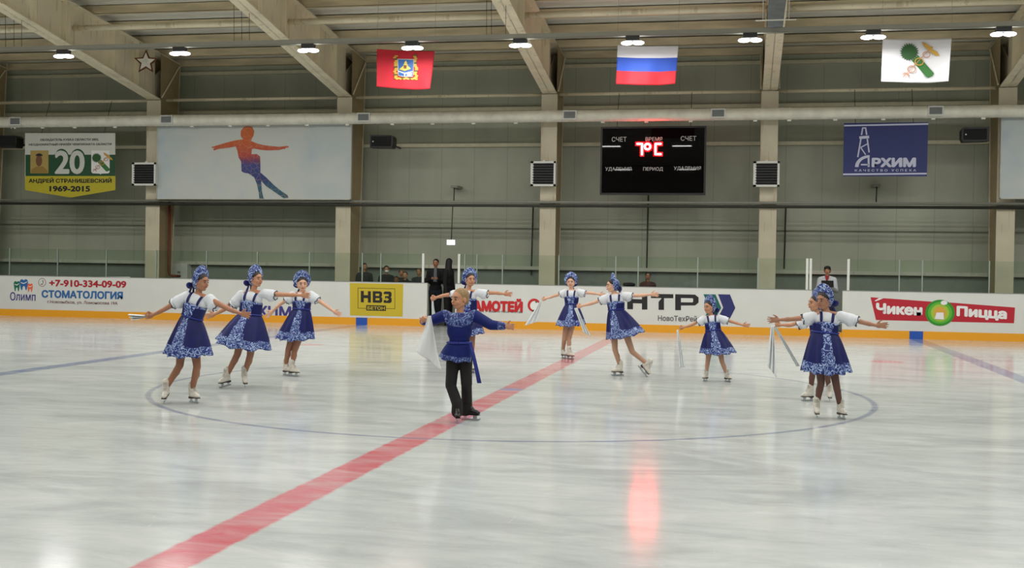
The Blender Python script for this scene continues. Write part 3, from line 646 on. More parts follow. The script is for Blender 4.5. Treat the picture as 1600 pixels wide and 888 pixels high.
# mural of a skater: big pale panel and the blank one at the right edge
def mural_mat():
    n = NT('pale_blue_wash_panel', .5); P = n.tc.outputs['Object']; x, y, z = n.sep(P)
    edge = n.math('MULTIPLY', n.math('ABSOLUTE', x), .3)
    f = n.math('ADD', n.noise(P, .9, 5, .4), n.math('MULTIPLY', n.math('SUBTRACT', edge, .5), .35))
    n.base(n.ramp(f, [(.45, lin((198, 201, 196))), (.75, lin((182, 192, 196))), (1.0, lin((150, 172, 188)))])); return n.m
MUR = mural_mat()
def panel(name, x0, x1, z0, z1, label):
    e = empty(name, ((x0+x1)/2, HY, z0), label, 'wall panel')
    c = ((x0+x1)/2, HY, (z0+z1)/2)
    b = MB().box((x0, HY, z0), (x1, HY+.08, z1)); o = b.build('panel', MUR, e)
    o.location = Vector(c)-e.location; o.data.transform(Matrix.Translation(-(Vector(c)-e.location)))
    b = MB(); t = .025
    b.box((x0, HY-.012, z0), (x1, HY, z0+t)).box((x0, HY-.012, z1-t), (x1, HY, z1)).box((x0, HY-.012, z0), (x0+t, HY, z1)).box((x1-t, HY-.012, z0), (x1, HY, z1)); b.build('panel_frame', BEAMG, e)
    return e
mu = panel('mural_panel', at(245, 250, HY).x, at(549, 250, HY).x, at(400, 312, HY).z, at(400, 193, HY).z, 'wide pale blue panel painted with an orange and blue figure skater')
panel('wall_panel', at(1563, 250, HY).x, at(1563, 250, HY).x+6.1, at(1580, 311, HY).z, at(1580, 183, HY).z, 'blank pale blue panel cut by the right edge')
def fig_mat():
    n = NT('skater_mosaic_paint', .5); P = n.tc.outputs['Object']; x, y, z = n.sep(P)
    g = n.ramp(n.math('ADD', n.math('DIVIDE', z, 2.15), n.math('MULTIPLY', n.math('SUBTRACT', n.noise(P, 5, 3), .5), .12)),
               [(.0, lin((30, 78, 92))), (.16, lin((44, 92, 116))), (.28, lin((40, 52, 112))), (.46, lin((52, 60, 128))), (.53, lin((112, 52, 92))), (.60, lin((178, 66, 50))), (.78, lin((196, 88, 34))), (1, lin((190, 92, 30)))])
    v = n.t.nodes.new('ShaderNodeTexVoronoi'); v.feature = 'DISTANCE_TO_EDGE'; v.inputs['Scale'].default_value = 6; n.link(P, v.inputs['Vector'])
    n.base(n.mix(n.math('MULTIPLY', n.math('LESS_THAN', v.outputs['Distance'], .025), .32), g, lin((206, 170, 140)))); return n.m
c7 = crop(300, 180, 5.92)
SK = [(450, 190), (452, 145), (480, 110), (520, 101), (558, 112), (575, 150), (568, 190), (550, 222), (545, 238), (600, 262), (650, 275), (720, 285), (800, 293), (840, 290), (880, 284), (895, 290), (892, 300), (865, 303), (858, 316), (845, 312), (800, 324), (700, 326), (640, 322), (580, 310), (553, 312), (548, 362), (600, 360), (628, 382), (632, 440), (632, 530), (690, 580), (760, 650), (830, 705), (885, 742), (890, 765), (850, 770), (820, 750), (760, 708), (690, 662), (640, 608), (645, 700), (660, 765), (685, 785), (625, 783), (618, 720), (600, 640), (575, 575), (520, 538), (490, 536), (458, 520), (455, 430), (430, 390), (420, 330), (405, 290), (340, 302), (240, 314), (205, 327), (195, 314), (212, 306), (182, 303), (180, 295), (220, 284), (300, 260), (380, 238), (440, 228), (475, 224), (458, 206)]
plate('skater_painting', c7(*SK), HY-.008, fig_mat(), mu)
# blue banner
c8 = crop(1300, 180, 8.075); b8 = lambda *q: bx(*q, o=(1300, 180), s=8.075)
e = empty('company_banner', at(1383, 277, HY), 'dark blue banner with a white drilling tower logo, left of the right-hand loudspeaker', 'banner')
BB = ink('banner_blue', (28, 40, 104)); LV = ink('lavender_white', (198, 200, 222))
plate('cloth', c8((150, 100), (1215, 88), (1197, 772), (140, 772)), HY, BB, e, .01)
plate('stripe', c8((153, 124), (1215, 100), (1215, 122), (153, 142)), HY-.003, LV, e); plate('stripe', c8((140, 737), (1195, 728), (1195, 748), (140, 758)), HY-.003, LV, e)
def bar(p, q, wd, o=0): 
    (ax, ay), (bx_, by_) = p, q; L = math.hypot(bx_-ax, by_-ay); nx, ny = -(by_-ay)/L*wd/2, (bx_-ax)/L*wd/2
    plate('logo', c8((ax+nx, ay+ny), (bx_+nx, by_+ny), (bx_-nx, by_-ny), (ax-nx, ay-ny)), HY-.003-o, LV, e)
for p, q, wd in (((372, 250), (388, 160), 18), ((438, 250), (424, 160), 18), ((382, 162), (432, 162), 16), ((345, 285), (468, 275), 34), ((365, 300), (325, 530), 18), ((445, 300), (468, 470), 18), ((362, 408), (448, 362), 14), ((362, 408), (425, 500), 14), ((462, 540), (462, 655), 24), ((365, 625), (462, 625), 18)):
    bar(p, q, wd, .0)
arc = [(475-185*math.cos(a*math.pi/2/10), 655-150*math.sin(a*math.pi/2/10)) for a in range(11)]
arc2 = [(475-140*math.cos(a*math.pi/2/10), 655-118*math.sin(a*math.pi/2/10)) for a in range(11)]
plate('logo', c8(*(arc+arc2[::-1])), HY-.006, LV, e)
text('lettering', 'РХИМ', b8(500, 537, 1060, 657), HY-.004, LV, e, .05)
text('lettering', 'К А Ч Е С Т В О   У С П Е Х А', b8(288, 682, 1062, 712), HY-.004, LV, e, .01)
hang(e, at(1318, 200, HY).x, at(1448, 200, HY).x, at(1383, 194, HY).z)
# loudspeakers
for pxs, lab in (((-20, 26, 221), 'black loudspeaker cut by the left edge of the photo'), ((578, 614, 221), 'black loudspeaker just right of the skater mural'), ((1503, 1546, 210), 'black loudspeaker right of the blue banner')):
    a, c = at(pxs[0], pxs[2], 16.7), at(pxs[1], pxs[2], 16.7); h = .19; xm = (a.x+c.x)/2
    e = empty('loudspeaker', (xm, 16.9, a.z-h), lab, 'loudspeaker', None)
    s = -1 if pxs[0] < 1000 else 1
    f = [(a.x, a.z-h+.02), (c.x-.04, a.z-h), (c.x, a.z-h+.1), (c.x, a.z+h-.08), (c.x-.05, a.z+h-.02), (a.x, a.z+h)] if pxs[0] < 1000 else [(a.x, a.z-h+.08), (a.x+.04, a.z-h), (c.x, a.z-h+.02), (c.x, a.z+h), (a.x+.05, a.z+h), (a.x, a.z+h-.08)]
    n = len(f); P = [(x, 16.7, z) for x, z in f]; Q = [(x, 17.05, z) for x, z in f]
    MB().add(P+Q, [tuple(range(n)), tuple(range(2*n-1, n-1, -1))]+[(i, (i+1) % n, n+(i+1) % n, n+i) for i in range(n)]).build('cabinet', BLACK, e)
    MB().box((a.x+.04, 16.69, a.z-h+.05), (c.x-.06, 16.7, a.z+h-.05)).build('front_grille', mat('speaker_grille', (20, 20, 21), .9), e)
    MB().box((a.x+.08, 16.68, a.z-.02), (a.x+.11, 16.69, a.z+.01)).build('badge', WHT, e)
    MB().tube([(xm, 17.05, a.z), (xm, 18.55, a.z)], .03, 8).build('wall_arm', PIPED, e)
# louvred heater units on the columns
for (x0, y0, x1, y1), lab in (((206, 254, 243, 290), 'square white louvred heater left of the skater mural'), ((829, 252, 868, 291), 'square white louvred heater on the column left of the scoreboard'), ((1177, 252, 1218, 292), 'square white louvred heater on the column right of the scoreboard')):
    Yh = 16.55; X0, X1, Z0, Z1 = rect_w((x0, y0, x1, y1), Yh); e = empty('heater', ((X0+X1)/2, 16.8, Z0), lab, 'heater')
    MB().box((X0+.03, Yh+.03, Z0+.03), (X1-.03, 17.0, Z1-.03)).build('casing', WHITEP, e)
    b = MB(); t = .055; b.box((X0, Yh, Z0), (X1, Yh+.03, Z0+t)).box((X0, Yh, Z1-t), (X1, Yh+.03, Z1)).box((X0, Yh, Z0), (X0+t*1.4, Yh+.03, Z1)).box((X1-t, Yh, Z0), (X1, Yh+.03, Z1)); b.build('front_frame', WHITEP, e)
    MB().box((X0+.05, Yh+.012, Z0+.05), (X1-.05, Yh+.02, Z1-.05)).build('dark_opening', BLACK, e)
    b = MB()
    for k in range(8):
        z = Z0+t+.02+k*(Z1-Z0-2*t)/8; b.add([(X0+t, Yh+.01, z), (X1-t, Yh+.01, z), (X1-t, Yh-.02, z+.025), (X0+t, Yh-.02, z+.025)], [(0, 1, 2, 3)])
    b.build('louvre', mat('heater_louvre', (20, 20, 22), .6), e)
    MB().box(((X0+X1)/2-.04, 16.7, Z1-.03), ((X0+X1)/2+.04, 17.0, Z1+.05)).build('bracket', GALV, e)
# white star hung beside the rafter
P = at(228, 97, 15.6); e = empty('star_decoration', P, 'small white five-pointed star with red and gold border on the leftmost roof beam', 'star')
R_ = Matrix.Rotation(math.radians(12), 3, 'Z')
def starp(R, r, y): return [P+R_ @ Vector((a*math.cos(math.pi/2+k*math.pi/5), y, a*math.sin(math.pi/2+k*math.pi/5))) for k in range(10) for a in [(R if k % 2 == 0 else r)]]
def starm(name, R, r, y, m):
    A = starp(R, r, y); B = [p+R_ @ Vector((0, .03, 0)) for p in A]; MB().add(A+B, [tuple(range(10)), tuple(range(19, 9, -1))]+[(i, (i+1) % 10, 10+(i+1) % 10, 10+i) for i in range(10)]).build(name, m, e)
starm('red_border', .36, .17, 0, mat('tinsel_bronze', (112, 62, 34), .4, .3, noise_amt=.4, noise_scale=30)); starm('white_star', .27, .12, -.02, mat('star_white', (244, 238, 226), .4)); starm('star_core', .1, .045, -.03, GALV)
MB().tube([P, P+Vector((0, .1, .5))], .006, 6).build('string', PIPED, e)

# ---- flags
FY = 11.5
def flag(name, q, label, kind):
    """q = four image corners: top left, top right, bottom right, bottom left"""
    TL, TR, BRc, BLc = [at(x, y, FY) for x, y in q]; nx, nz = 40, 26
    def wave(x, z):
        u = (x-TL.x)/(TR.x-TL.x); v = (TL.z-z)/(TL.z-BLc.z); return .035*math.sin(7.5*u+2.2*v)*v + .012*math.sin(19*u+1)*v
    b = MB(); vs = []
    for j in range(nz+1):
        for i in range(nx+1):
            u, v = i/nx, j/nz; p = (TL*(1-u)+TR*u)*(1-v)+(BLc*(1-u)+BRc*u)*v
            p.z -= .035*math.sin(math.pi*u)*v + .015*math.sin(math.pi*u)*(1-v); p.y = FY+wave(p.x, p.z); vs.append(p)
    fs = [(j*(nx+1)+i, j*(nx+1)+i+1, (j+1)*(nx+1)+i+1, (j+1)*(nx+1)+i) for j in range(nz) for i in range(nx)]
    b.add(vs, fs)
    e = empty(name, (TL+TR)/2, label, 'flag')
    if kind == 'tri':
        mats = [mat('flag_white', (226, 222, 228), .7), mat('flag_blue', (40, 78, 178), .7), mat('flag_red', (206, 34, 48), .7)]
        b.mi = [min(2, int((k//nx)/nz*3+.12)) for k in range(len(fs))]
    else: mats = [mat('flag_red_cloth', (200, 30, 48), .7)] if kind == 'red' else [mat('flag_white_cloth', (228, 226, 230), .7)]
    o = b.build('cloth', mats, e, True); m = o.modifiers.new('t', 'SOLIDIFY'); m.thickness = .004
    for T in (TL, TR): MB().tube([T, Vector((T.x, FY+.1, rtop(FY)+.1))], .004, 5).build('cord', mat('pale_cord', (170, 160, 140), .7), e)
    return e, wave
f, wv = flag('flag', [(589, 76.5), (679, 80), (672, 139), (587.5, 135)], 'red flag with a blue shield emblem in a gold wreath', 'red')
c9 = crop(580, 60, 9.867)
def fp(nm, pts, m, d, par=f, wv_=wv):
    ob = plate(nm, pts, FY-d, m, par, .002); org = wloc(par)
    for v in ob.data.vertices: v.co.y += wv_(v.co.x+org.x, v.co.z+org.z)
GOLD = ink('wreath_gold', (206, 164, 62)); OLV = ink('wreath_olive', (92, 88, 34)); SB = ink('shield_blue', (44, 92, 160))
rr = random.Random(8)
for k in range(30):
    a = k/29; sx = -1 if k % 2 else 1
    x = 530+sx*(155+rr.uniform(-14, 14)); y = 260+a*350
    fp('wreath', c9(*ellp(x, y, 26+8*rr.random(), 13, 8)), GOLD if k % 5 else OLV, .022+.0003*k)
for k in range(12): fp('wreath', c9(*ellp(370+k*29, 615+12*(k % 2), 24, 14, 8)), GOLD if k % 4 else OLV, .022+.0003*k)
fp('shield', c9((405, 315), (660, 320), (650, 520), (640, 590), (530, 598), (420, 580), (410, 500)), ink('shield_edge', (196, 196, 180)), .034)
fp('shield', c9((415, 325), (652, 330), (640, 580), (530, 588), (425, 572)), SB, .038)
fp('emblem', c9((540, 340), (560, 385), (550, 388), (575, 415), (560, 418), (592, 445), (615, 470), (520, 505), (430, 480), (480, 440), (510, 415), (495, 412), (520, 385), (510, 380)), ink('emblem_yellow', (206, 186, 84)), .042)
fp('emblem', c9((505, 415), (550, 418), (548, 470), (505, 468)), ink('emblem_brown', (120, 70, 30)), .046)
fp('emblem', c9((425, 500), (520, 535), (635, 505), (635, 518), (528, 550), (528, 590), (514, 590), (514, 548), (425, 514)), WHT, .046)
f, wv = flag('flag', [(965, 70.5), (1060, 71.5), (1055, 131), (962, 131)], 'white, blue and red striped flag', 'tri')
f, wv = flag('flag', [(1379, 61), (1487, 60), (1482, 127), (1377, 127)], 'white flag with a green sheaf crossed by a gold winged staff', 'white')
emblem(f, (1360, 50), 9.867, (700, 425, 1.0), FY-.03, wv)

# ================================================================== people
RX = Vector((RT.x, RT.y, 0)).normalized(); ZU = Vector((0, 0, 1))
def heading(base, phi):
    f = Vector((CAM.x-base.x, CAM.y-base.y, 0)).normalized(); r = Vector((-f.y, f.x, 0))   # r points to the right of the photo
    a = math.radians(phi); return (f*math.cos(a)+r*math.sin(a)).normalized()
def head_shapes(b, C, F, U, hs):
    R = F.cross(U).normalized()
    p = lambda r, f, u: C+R*r*hs+F*f*hs+U*u*hs
    def e(r, f, u, a, c, d): b.ell(p(r, f, u), R*a*hs, F*c*hs, U*d*hs, 20, 12)
    e(0, -.010, .030, .072, .088, .074)          # skull
    e(0, .018, -.015, .060, .066, .078)          # face
    e(0, .042, -.072, .028, .028, .022)          # chin
    b.cap(p(-.05, .0, -.045), p(-.018, .045, -.075), .018*hs, .018*hs, 8); b.cap(p(.05, .0, -.045), p(.018, .045, -.075), .018*hs, .018*hs, 8)
    e(0, .060, .030, .045, .022, .028)           # brow
    for s in (-1, 1):
        e(s*.033, .055, -.025, .020, .022, .022)  # cheek
        e(s*.074, -.006, -.008, .009, .018, .028)  # ear
    b.cap(p(0, .082, .010), p(0, .099, -.018), .007*hs, .0105*hs, 8)
    e(0, .099, -.021, .013, .009, .007)
    e(0, .078, -.046, .020, .012, .010)
def face_parts(par, C, F, U, hs, lipm=LIPS):
    R = F.cross(U).normalized(); p = lambda r, f, u: C+R*r*hs+F*f*hs+U*u*hs
    for s in (-1, 1):
        o = MB().ell(p(s*.029, .070, .005), R*.012*hs, F*.011*hs, U*.006*hs, 12, 8).build('eye', EYEW, par, True)
        MB().ell(p(s*.029, .0785, .005), R*.0085*hs, F*.005*hs, U*.0062*hs, 10, 6).build('iris', IRIS, o, True)
        MB().tube([p(s*.014, .084, .024), p(s*.030, .081, .029), p(s*.047, .068, .023)], [.003*hs, .004*hs, .002*hs], 6).build('eyebrow', BROW, par, True)
    MB().tube([p(-.021, .077, -.047), p(-.010, .088, -.045), p(0, .0905, -.0465), p(.010, .088, -.045), p(.021, .077, -.047)], [.002*hs, .005*hs, .006*hs, .005*hs, .002*hs], 8).build('lips', lipm, par, True)
def hand_shapes(b, W, d, side, n, s, curl=12, grip=False):
    """palm, four unequal bent fingers and a thumb; side = thumb side, n = where the fingers curl to"""
    d = d.normalized(); side = (side-d*side.dot(d)).normalized(); n = (n-d*n.dot(d)-side*n.dot(side)).normalized()
    b.ell(W+d*.040*s, d*.046*s, side*.033*s, n*.015*s, 14, 10); b.cap(W, W+d*.03*s, .018*s, .019*s, 8)
    for i, (o, L) in enumerate(((.025, .052), (.0085, .060), (-.0085, .056), (-.024, .044))):
        fan = math.radians((9, 3, -3, -10)[i]*(0.2 if grip else 1.0)); dd = d*math.cos(fan)+side*math.sin(fan)
        q = W+d*.070*s+side*o*s; r = .0078*s
        c1, c2, c3 = (70, 150, 215) if grip else (curl*.3+i*2, curl+i*3, curl*1.9+i*3)
        for c, l, ra, rb in ((c1, .42, r, r*.95), (c2, .32, r*.95, r*.88), (c3, .26, r*.88, r*.75)):
            a = math.radians(c); v = dd*math.cos(a)+n*math.sin(a); t = q+v*L*l*1.15*s; b.cap(q, t, ra, rb, 8); q = t
    q = W+d*.022*s+side*.026*s
    t1 = q+(d*.62+side*.62+n*.25).normalized()*.030*s; t2 = t1+(d*(.85 if not grip else .5)+side*(.35 if not grip else -.3)+n*(.3 if not grip else .8)).normalized()*.027*s
    b.cap(q, t1, .0105*s, .009*s, 8); b.cap(t1, t2, .009*s, .0072*s, 8)
def skate(par, G, phi, pitch, s, bootm, lift=0.0, roll=0):
    s *= .88
    """figure skate; G = point under the middle of the blade. Returns the ankle joint."""
    f0 = heading(G, phi); a = math.radians(pitch)
    X = (f0*math.cos(a)-ZU*math.sin(a)).normalized(); side = f0.cross(ZU).normalized(); Z = side.cross(X).normalized()
    rr_ = math.radians(roll); Z, side = (Z*math.cos(rr_)+side*math.sin(rr_)).normalized(), (side*math.cos(rr_)-Z*math.sin(rr_)).normalized()
    O = G+ZU*lift
    if pitch > 0: O = G+ZU*lift+ (X*-.12*s)+ZU*(.12*s*0) if False else G+ZU*(lift+.11*s*math.sin(a))
    q = lambda x, y, z: O+X*x*s+side*y*s+Z*z*s
    b = MB(); b.cap(q(-.055, 0, .115), q(-.050, 0, .235), .043*s, .048*s, 14); b.cap(q(-.06, 0, .105), q(-.02, 0, .105), .038*s, .040*s, 12)
    b.cap(q(-.02, 0, .108), q(.075, 0, .098), .041*s, .034*s, 12); b.ell(q(.082, 0, .095), X*.045*s, side*.036*s, Z*.026*s, 14, 8); b.cap(q(-.03, 0, .17), q(.03, 0, .125), .036*s, .028*s, 10)
    bo = b.organic('skate_boot', bootm, par, .0065, 5)
    lace = mat('boot_laces', (170, 164, 152), .7) if bootm is BOOT else BLACKBOOT
    if bootm is BOOT:
        b = MB()
        for k in range(6):
            t = k/5; c = (.045-.045*t, .135+.10*t); b.tube([q(c[0]-.008, -.022, c[1]), q(c[0]+.004, 0, c[1]+.006), q(c[0]-.008, .022, c[1])], .0035*s, 6)
        b.build('lacing', lace, bo)
    b = MB(); b.obox(q(.04, 0, .069), X, side, Z, .072*s, .030*s, .005*s); b.obox(q(-.068, 0, .064), X, side, Z, .030*s, .026*s, .013*s); b.build('heel_and_sole', HEEL if bootm is BOOT else BLACKBOOT, bo)
    b = MB(); pr = [(-.125, .004), (-.12, .0), (.10, .0), (.125, .012), (.135, .03), (.12, .03), (.11, .022), (-.12, .022)]
    A = [q(x, -.002, z) for x, z in pr]; B = [q(x, .002, z) for x, z in pr]; n = len(pr)
    b.add(A+B, [tuple(range(n)), tuple(range(2*n-1, n-1, -1))]+[(i, (i+1) % n, n+(i+1) % n, n+i) for i in range(n)])
    for x, wd in ((-.068, .02), (.06, .025)): b.obox(q(x, 0, .042), X, side, Z, wd*s, .006*s, .021*s)
    b.build('blade', STEEL, bo)
    return q(-.05, 0, .16), q(-.048, 0, .25)

def limb(b, P3, r3):
    for (p, q), (r0, r1) in zip(zip(P3[:-1], P3[1:]), zip(r3[:-1], r3[1:])): b.cap(p, q, r0, r1, 14)
def cloth_sheet(name, q, Y, label, dys=(0, 0, 0, 0), amp=.025, waves=2.5, mid=None, group=None):
    """thin hanging cloth between four image corners (TL, TR, BR, BL)"""
    TL, TR, BR, BL_ = [at(x, y, Y+d) for (x, y), d in zip(q, dys)]; nx, nz = 14, 30; vs = []
    for j in range(nz+1):
        for i in range(nx+1):
            u, v = i/nx, j/nz; p = (TL*(1-u)+TR*u)*(1-v)+(BL_*(1-u)+BR*u)*v
            if mid: p.x += mid*math.sin(math.pi*v)
            p.y += amp*math.sin(6.28*waves*u+3*v)*min(1, v*2.5+.15); vs.append(p)
    b = MB(); b.add(vs, [(j*(nx+1)+i, j*(nx+1)+i+1, (j+1)*(nx+1)+i+1, (j+1)*(nx+1)+i) for j in range(nz) for i in range(nx)])
    o = b.build(name, SCARF, None, True, origin=(TL+TR)/2); m = o.modifiers.new('t', 'SOLIDIFY'); m.thickness = .003
    return tag(o, label, 'scarf', group)

def girl(d):
    feet = d['feet']; Gs = [gr(x, y) if not ft[4:] or ft[4] == 0 else gr(x, y) for ft in feet for x, y in [ft[0]]]
    if 'Y' in d: Yb = d['Y']
    else: Yb = sum(g.y for g in Gs)/2
    base = Vector((sum(g.x for g in Gs)/2, Yb, 0))
    e = empty('person', base, d['label'], 'person')
    p = lambda x, y, dy=0: at(x, y, Yb+dy)
    s = d['s']; hs = d.get('hs', .98)
    nb = p(*d['neck']); wa = p(*d['waist']); sL = p(*d['sh'][0]); sR = p(*d['sh'][1]); hd = p(*d['head'])
    up = (nb-wa).normalized(); R = (sR-sL); R = (R-up*R.dot(up)).normalized(); F = R.cross(up).normalized()
    hF = heading(base, d['look'][0]); pit = math.radians(d['look'][1]); hF = (hF*math.cos(pit)+ZU*math.sin(pit)).normalized()
    tilt = math.radians(d['look'][2]) if len(d['look']) > 2 else 0
    hR = hF.cross(ZU).normalized(); hU = hR.cross(hF).normalized(); hU = (hU*math.cos(tilt)+RX*math.sin(tilt)).normalized(); hR = hF.cross(hU).normalized()
    b = MB(); head_shapes(b, hd, hF, hU, hs)
    b.cap(nb-up*.03*s, hd-hU*.05*hs-hF*.012, .036*s, .036*s, 14)
    chest = nb-up*.125*s; pel = wa-up*.13*s
    b.ell(chest, R*.115*s, F*.078*s, up*.125*s, 20, 12); b.ell(wa, R*.092*s, F*.07*s, up*.12*s, 18, 10); b.ell(pel, R*.115*s, F*.085*s, up*.10*s, 18, 10)
    b.cap(sL+up*-.01, nb-up*.03*s, .040*s, .045*s); b.cap(sR+up*-.01, nb-up*.03*s, .040*s, .045*s)
    wr = []
    for i, arm in enumerate(d['arms']):
        S_ = (sL, sR)[i]; E_ = p(*arm['el']); W_ = p(*arm['wr']); T_ = p(*arm['tip'])
        limb(b, [S_-up*.012*s, E_, W_], [.036*s, .026*s, .0185*s])
        b.ell(E_*.72+W_*.28, (W_-E_).normalized()*.06*s, ZU*.029*s, F*.028*s, 12, 8)
        hand_shapes(b, W_, T_-W_, arm.get('side', ZU), arm.get('n', F), s*1.02, grip=arm.get('grip', False), curl=arm.get('curl', 12)); wr.append(W_)
    bootm = BOOT
    hips = [pel-R*.06*s-up*.03*s, pel+R*.06*s-up*.03*s]
    for i, ft in enumerate(feet):
        G = Gs[i]; lift = ft[4] if len(ft) > 4 else 0; roll = ft[5] if len(ft) > 5 else 0
        if 'Y' in d or lift: G = at(ft[0][0], ft[0][1], Yb+(ft[6] if len(ft) > 6 else 0)); G = Vector((G.x, G.y, 0))
        an, top = skate(e, G, ft[1], ft[2], s*.98, bootm, lift, roll)
        kn = p(*d['knee'][i])
        limb(b, [hips[i], kn, an], [.066*s, .042*s, .030*s])
        b.ell(kn*.68+an*.32+Vector((0, .012, 0)), (an-kn).normalized()*.085*s, R*.043*s, F*.043*s, 12, 8)
    zs = (pel-up*.02).z
    b.organic('body', [d['skin'], d['tights']], e, .0052, 4, rule=lambda c: 1 if c.z < zs else 0)
    face_parts(e, hd, hF, hU, hs)
    # blouse with puffed sleeves
    b = MB(); b.ell(nb-up*.10*s, R*.128*s, F*.088*s, up*.105*s, 20, 12); b.ell(nb-up*.17*s, R*.12*s, F*.086*s, up*.08*s, 20, 12)
    for i, arm in enumerate(d['arms']):
        S_ = (sL, sR)[i]; SE = p(*arm['sl']); c = S_*.35+SE*.65; ax = (SE-S_); L = ax.length; ax.normalize(); dn = (ZU-ax*ZU.dot(ax)).normalized()
        b.cap(nb-up*.055*s+(S_-nb)*.4, S_-up*.005*s, .042*s, .056*s); b.cap(S_-up*.01*s, c-dn*.012*s, .058*s, .070*s)
        b.ell(c-dn*.018*s, ax*.062*s, dn*.078*s, F*.066*s, 16, 10); b.cap(c, SE-ax*.012, .060*s, .050*s)
    bl = b.organic('blouse', WHITE, e, .008, 3)
    for i, arm in enumerate(d['arms']):
        S_ = (sL, sR)[i]; SE = p(*arm['sl']); ax = (SE-S_).normalized(); u = (ZU-ax*ZU.dot(ax)).normalized(); v = ax.cross(u)
        MB().tube([SE+ax*.010*s-u*.006+(u*math.cos(k*.3927)*.058+v*math.sin(k*.3927)*.052)*s*(1+.06*math.sin(k*3)) + ax*.012*math.sin(k*2.0) for k in range(17)], .0055*s, 6).build('cuff_trim', TRIM, bl, True)
        MB().tube([SE-ax*.004*s-u*.006+(u*math.cos(k*.3927)*.053+v*math.sin(k*.3927)*.050)*s for k in range(17)], .009*s, 8).build('cuff_frill', WHITE, bl, True)
    MB().tube([nb-up*(.028+.010*math.cos(k*.3927))*s+(R*math.sin(k*.3927)*.050+F*(math.cos(k*.3927)*.050+.006))*s for k in range(17)], .006*s, 6).build('neck_trim', TRIM, bl, True)
    # dress: bodice, flared skirt with printed hem and centre panel
    hw = d['hw']/(FPX/(wa-CAM).dot(FW)); top = nb-up*.125*s
    N = 72; rings = []; info = []
    nB = 7
    for j in range(nB+1):
        t = j/nB; c = top*(1-t)+wa*t; a = (.136*s)*(1-t)**.8*1.0+hw*(1-(1-t)**.8); bb = a*.74
        rings.append([c+R*math.sin(6.28318*k/N)*a+F*math.cos(6.28318*k/N)*bb+up*(.012*s*math.cos(12.566*k/N) if j == 0 else 0) for k in range(N)]); info.append(('b', t))
    hl, hr = p(*d['hem'][0]), p(*d['hem'][1]); hc = (hl+hr)/2; A = (hr-hl)/2; aL = A.length; Fh = Vector((F.x, F.y, 0)).normalized(); A_ = A
    nS = 16; hq = d.get('swing', (0, 0)); nw = d.get('pleats', 9)
    for j in range(1, nS+1):
        t = j/nS; c = wa*(1-t)+hc*t + RX*hq[0]*t*t; prof = t**.82; rg = []
        for k in range(N):
            th = 6.28318*k/N; ax_ = R*hw*(1-prof)+A_*prof; bx_ = F*(hw*.74)*(1-prof)+Fh*aL*.86*prof
            wv_ = 1+.095*t**.7*math.sin(nw*th+d.get('ph', 0)+.8*math.sin(2*th))
            q_ = c+(ax_*math.sin(th)+bx_*math.cos(th))*wv_; q_.z -= (.035*abs(math.cos(th))**1.5+.010*math.sin(nw*th+1+d.get('ph', 0)))*t*t*s; rg.append(q_)
        rings.append(rg); info.append(('s', t))
    b = MB(); vs = [q for r_ in rings for q in r_]; fs = []; mi = []
    pa = d.get('panel', 0)
    for j in range(len(rings)-1):
        for k in range(N):
            fs.append((j*N+k, j*N+(k+1) % N, (j+1)*N+(k+1) % N, (j+1)*N+k)); th = ((k+.5)/N*360-pa+180) % 360-180; kind, t = info[j+1]
            if kind == 'b': m_ = 1 if abs(th) < 34-12*t or t < .16 else 0
            else: m_ = 1 if (abs(th) < 13+9*t or t > .80) else 0
            mi.append(m_)
    b.add(vs, fs); b.mi = mi
    dr = b.build('dress', [NAVY, GZ], e, True); m = dr.modifiers.new('t', 'SOLIDIFY'); m.thickness = .004; m.offset = -1
    b = MB(); b.tube([wa+up*.012*s+R*math.sin(k*.2618)*(hw+.004)+F*math.cos(k*.2618)*(hw*.74+.004) for k in range(25)], .009*s, 8); b.build('waistband', NAVY if d.get('dark') else SASH, e, True)
    for sg in (-1, 1):
        pts = [top+R*sg*.060*s+F*.092*s, nb-up*.075*s+R*sg*.062*s+F*.090*s, nb-up*.022*s+R*sg*.066*s+F*.050*s, nb-up*.002*s+R*sg*.068*s, nb-up*.03*s+R*sg*.066*s-F*.06*s, top+R*sg*.06*s-F*.095*s]
        b = MB(); L = []
        for i, q in enumerate(pts): L += [q-R*.017*s, q+R*.017*s]
        b.add(L, [(2*i, 2*i+1, 2*i+3, 2*i+2) for i in range(len(pts)-1)]); o = b.build('shoulder_strap', NAVY, e, True); m = o.modifiers.new('t', 'SOLIDIFY'); m.thickness = .008; m.offset = 1
        m = o.modifiers.new('b', 'SUBSURF'); m.levels = m.render_levels = 1
    # pointed headdress, hood, hair and ribbon
    q = lambda r, f, u: hd+hR*r*hs+hF*f*hs+hU*u*hs
    b = MB(); vs = []; n = 28
    for i in range(n+1):
        a = math.radians(-112+224*i/n); k = abs(a)/math.radians(112); h = .016+.076*max(0, 1-k)**1.0
        for (rad, ff) in ((0, .034), (1, .020), (1, .002), (0, -.012)):
            rr_ = .080+h*rad*1.15; ru = .100+h*rad; lean = -.018*rad*max(0, 1-k)
            fo = ff+lean-.030*k
            vs.append(q(math.sin(a)*rr_, fo, .004+math.cos(a)*ru))
    fs = [(4*i+j, 4*i+(j+1) % 4, 4*(i+1)+(j+1) % 4, 4*(i+1)+j) for i in range(n) for j in range(4)] + [(0, 1, 2, 3), (4*n+3, 4*n+2, 4*n+1, 4*n)]
    b.add(vs, fs); kk = b.build('headdress', GZ, e)
    kk.modifiers.new('b', 'BEVEL').width = .003
    b = MB(); b.ell(q(0, -.026, .026), hR*.080*hs, hF*.084*hs, hU*.084*hs, 22, 14); b.ell(q(0, -.03, -.015), hR*.074*hs, hF*.068*hs, hU*.07*hs, 22, 12); b.organic('hood', GZ, kk, .008, 2)
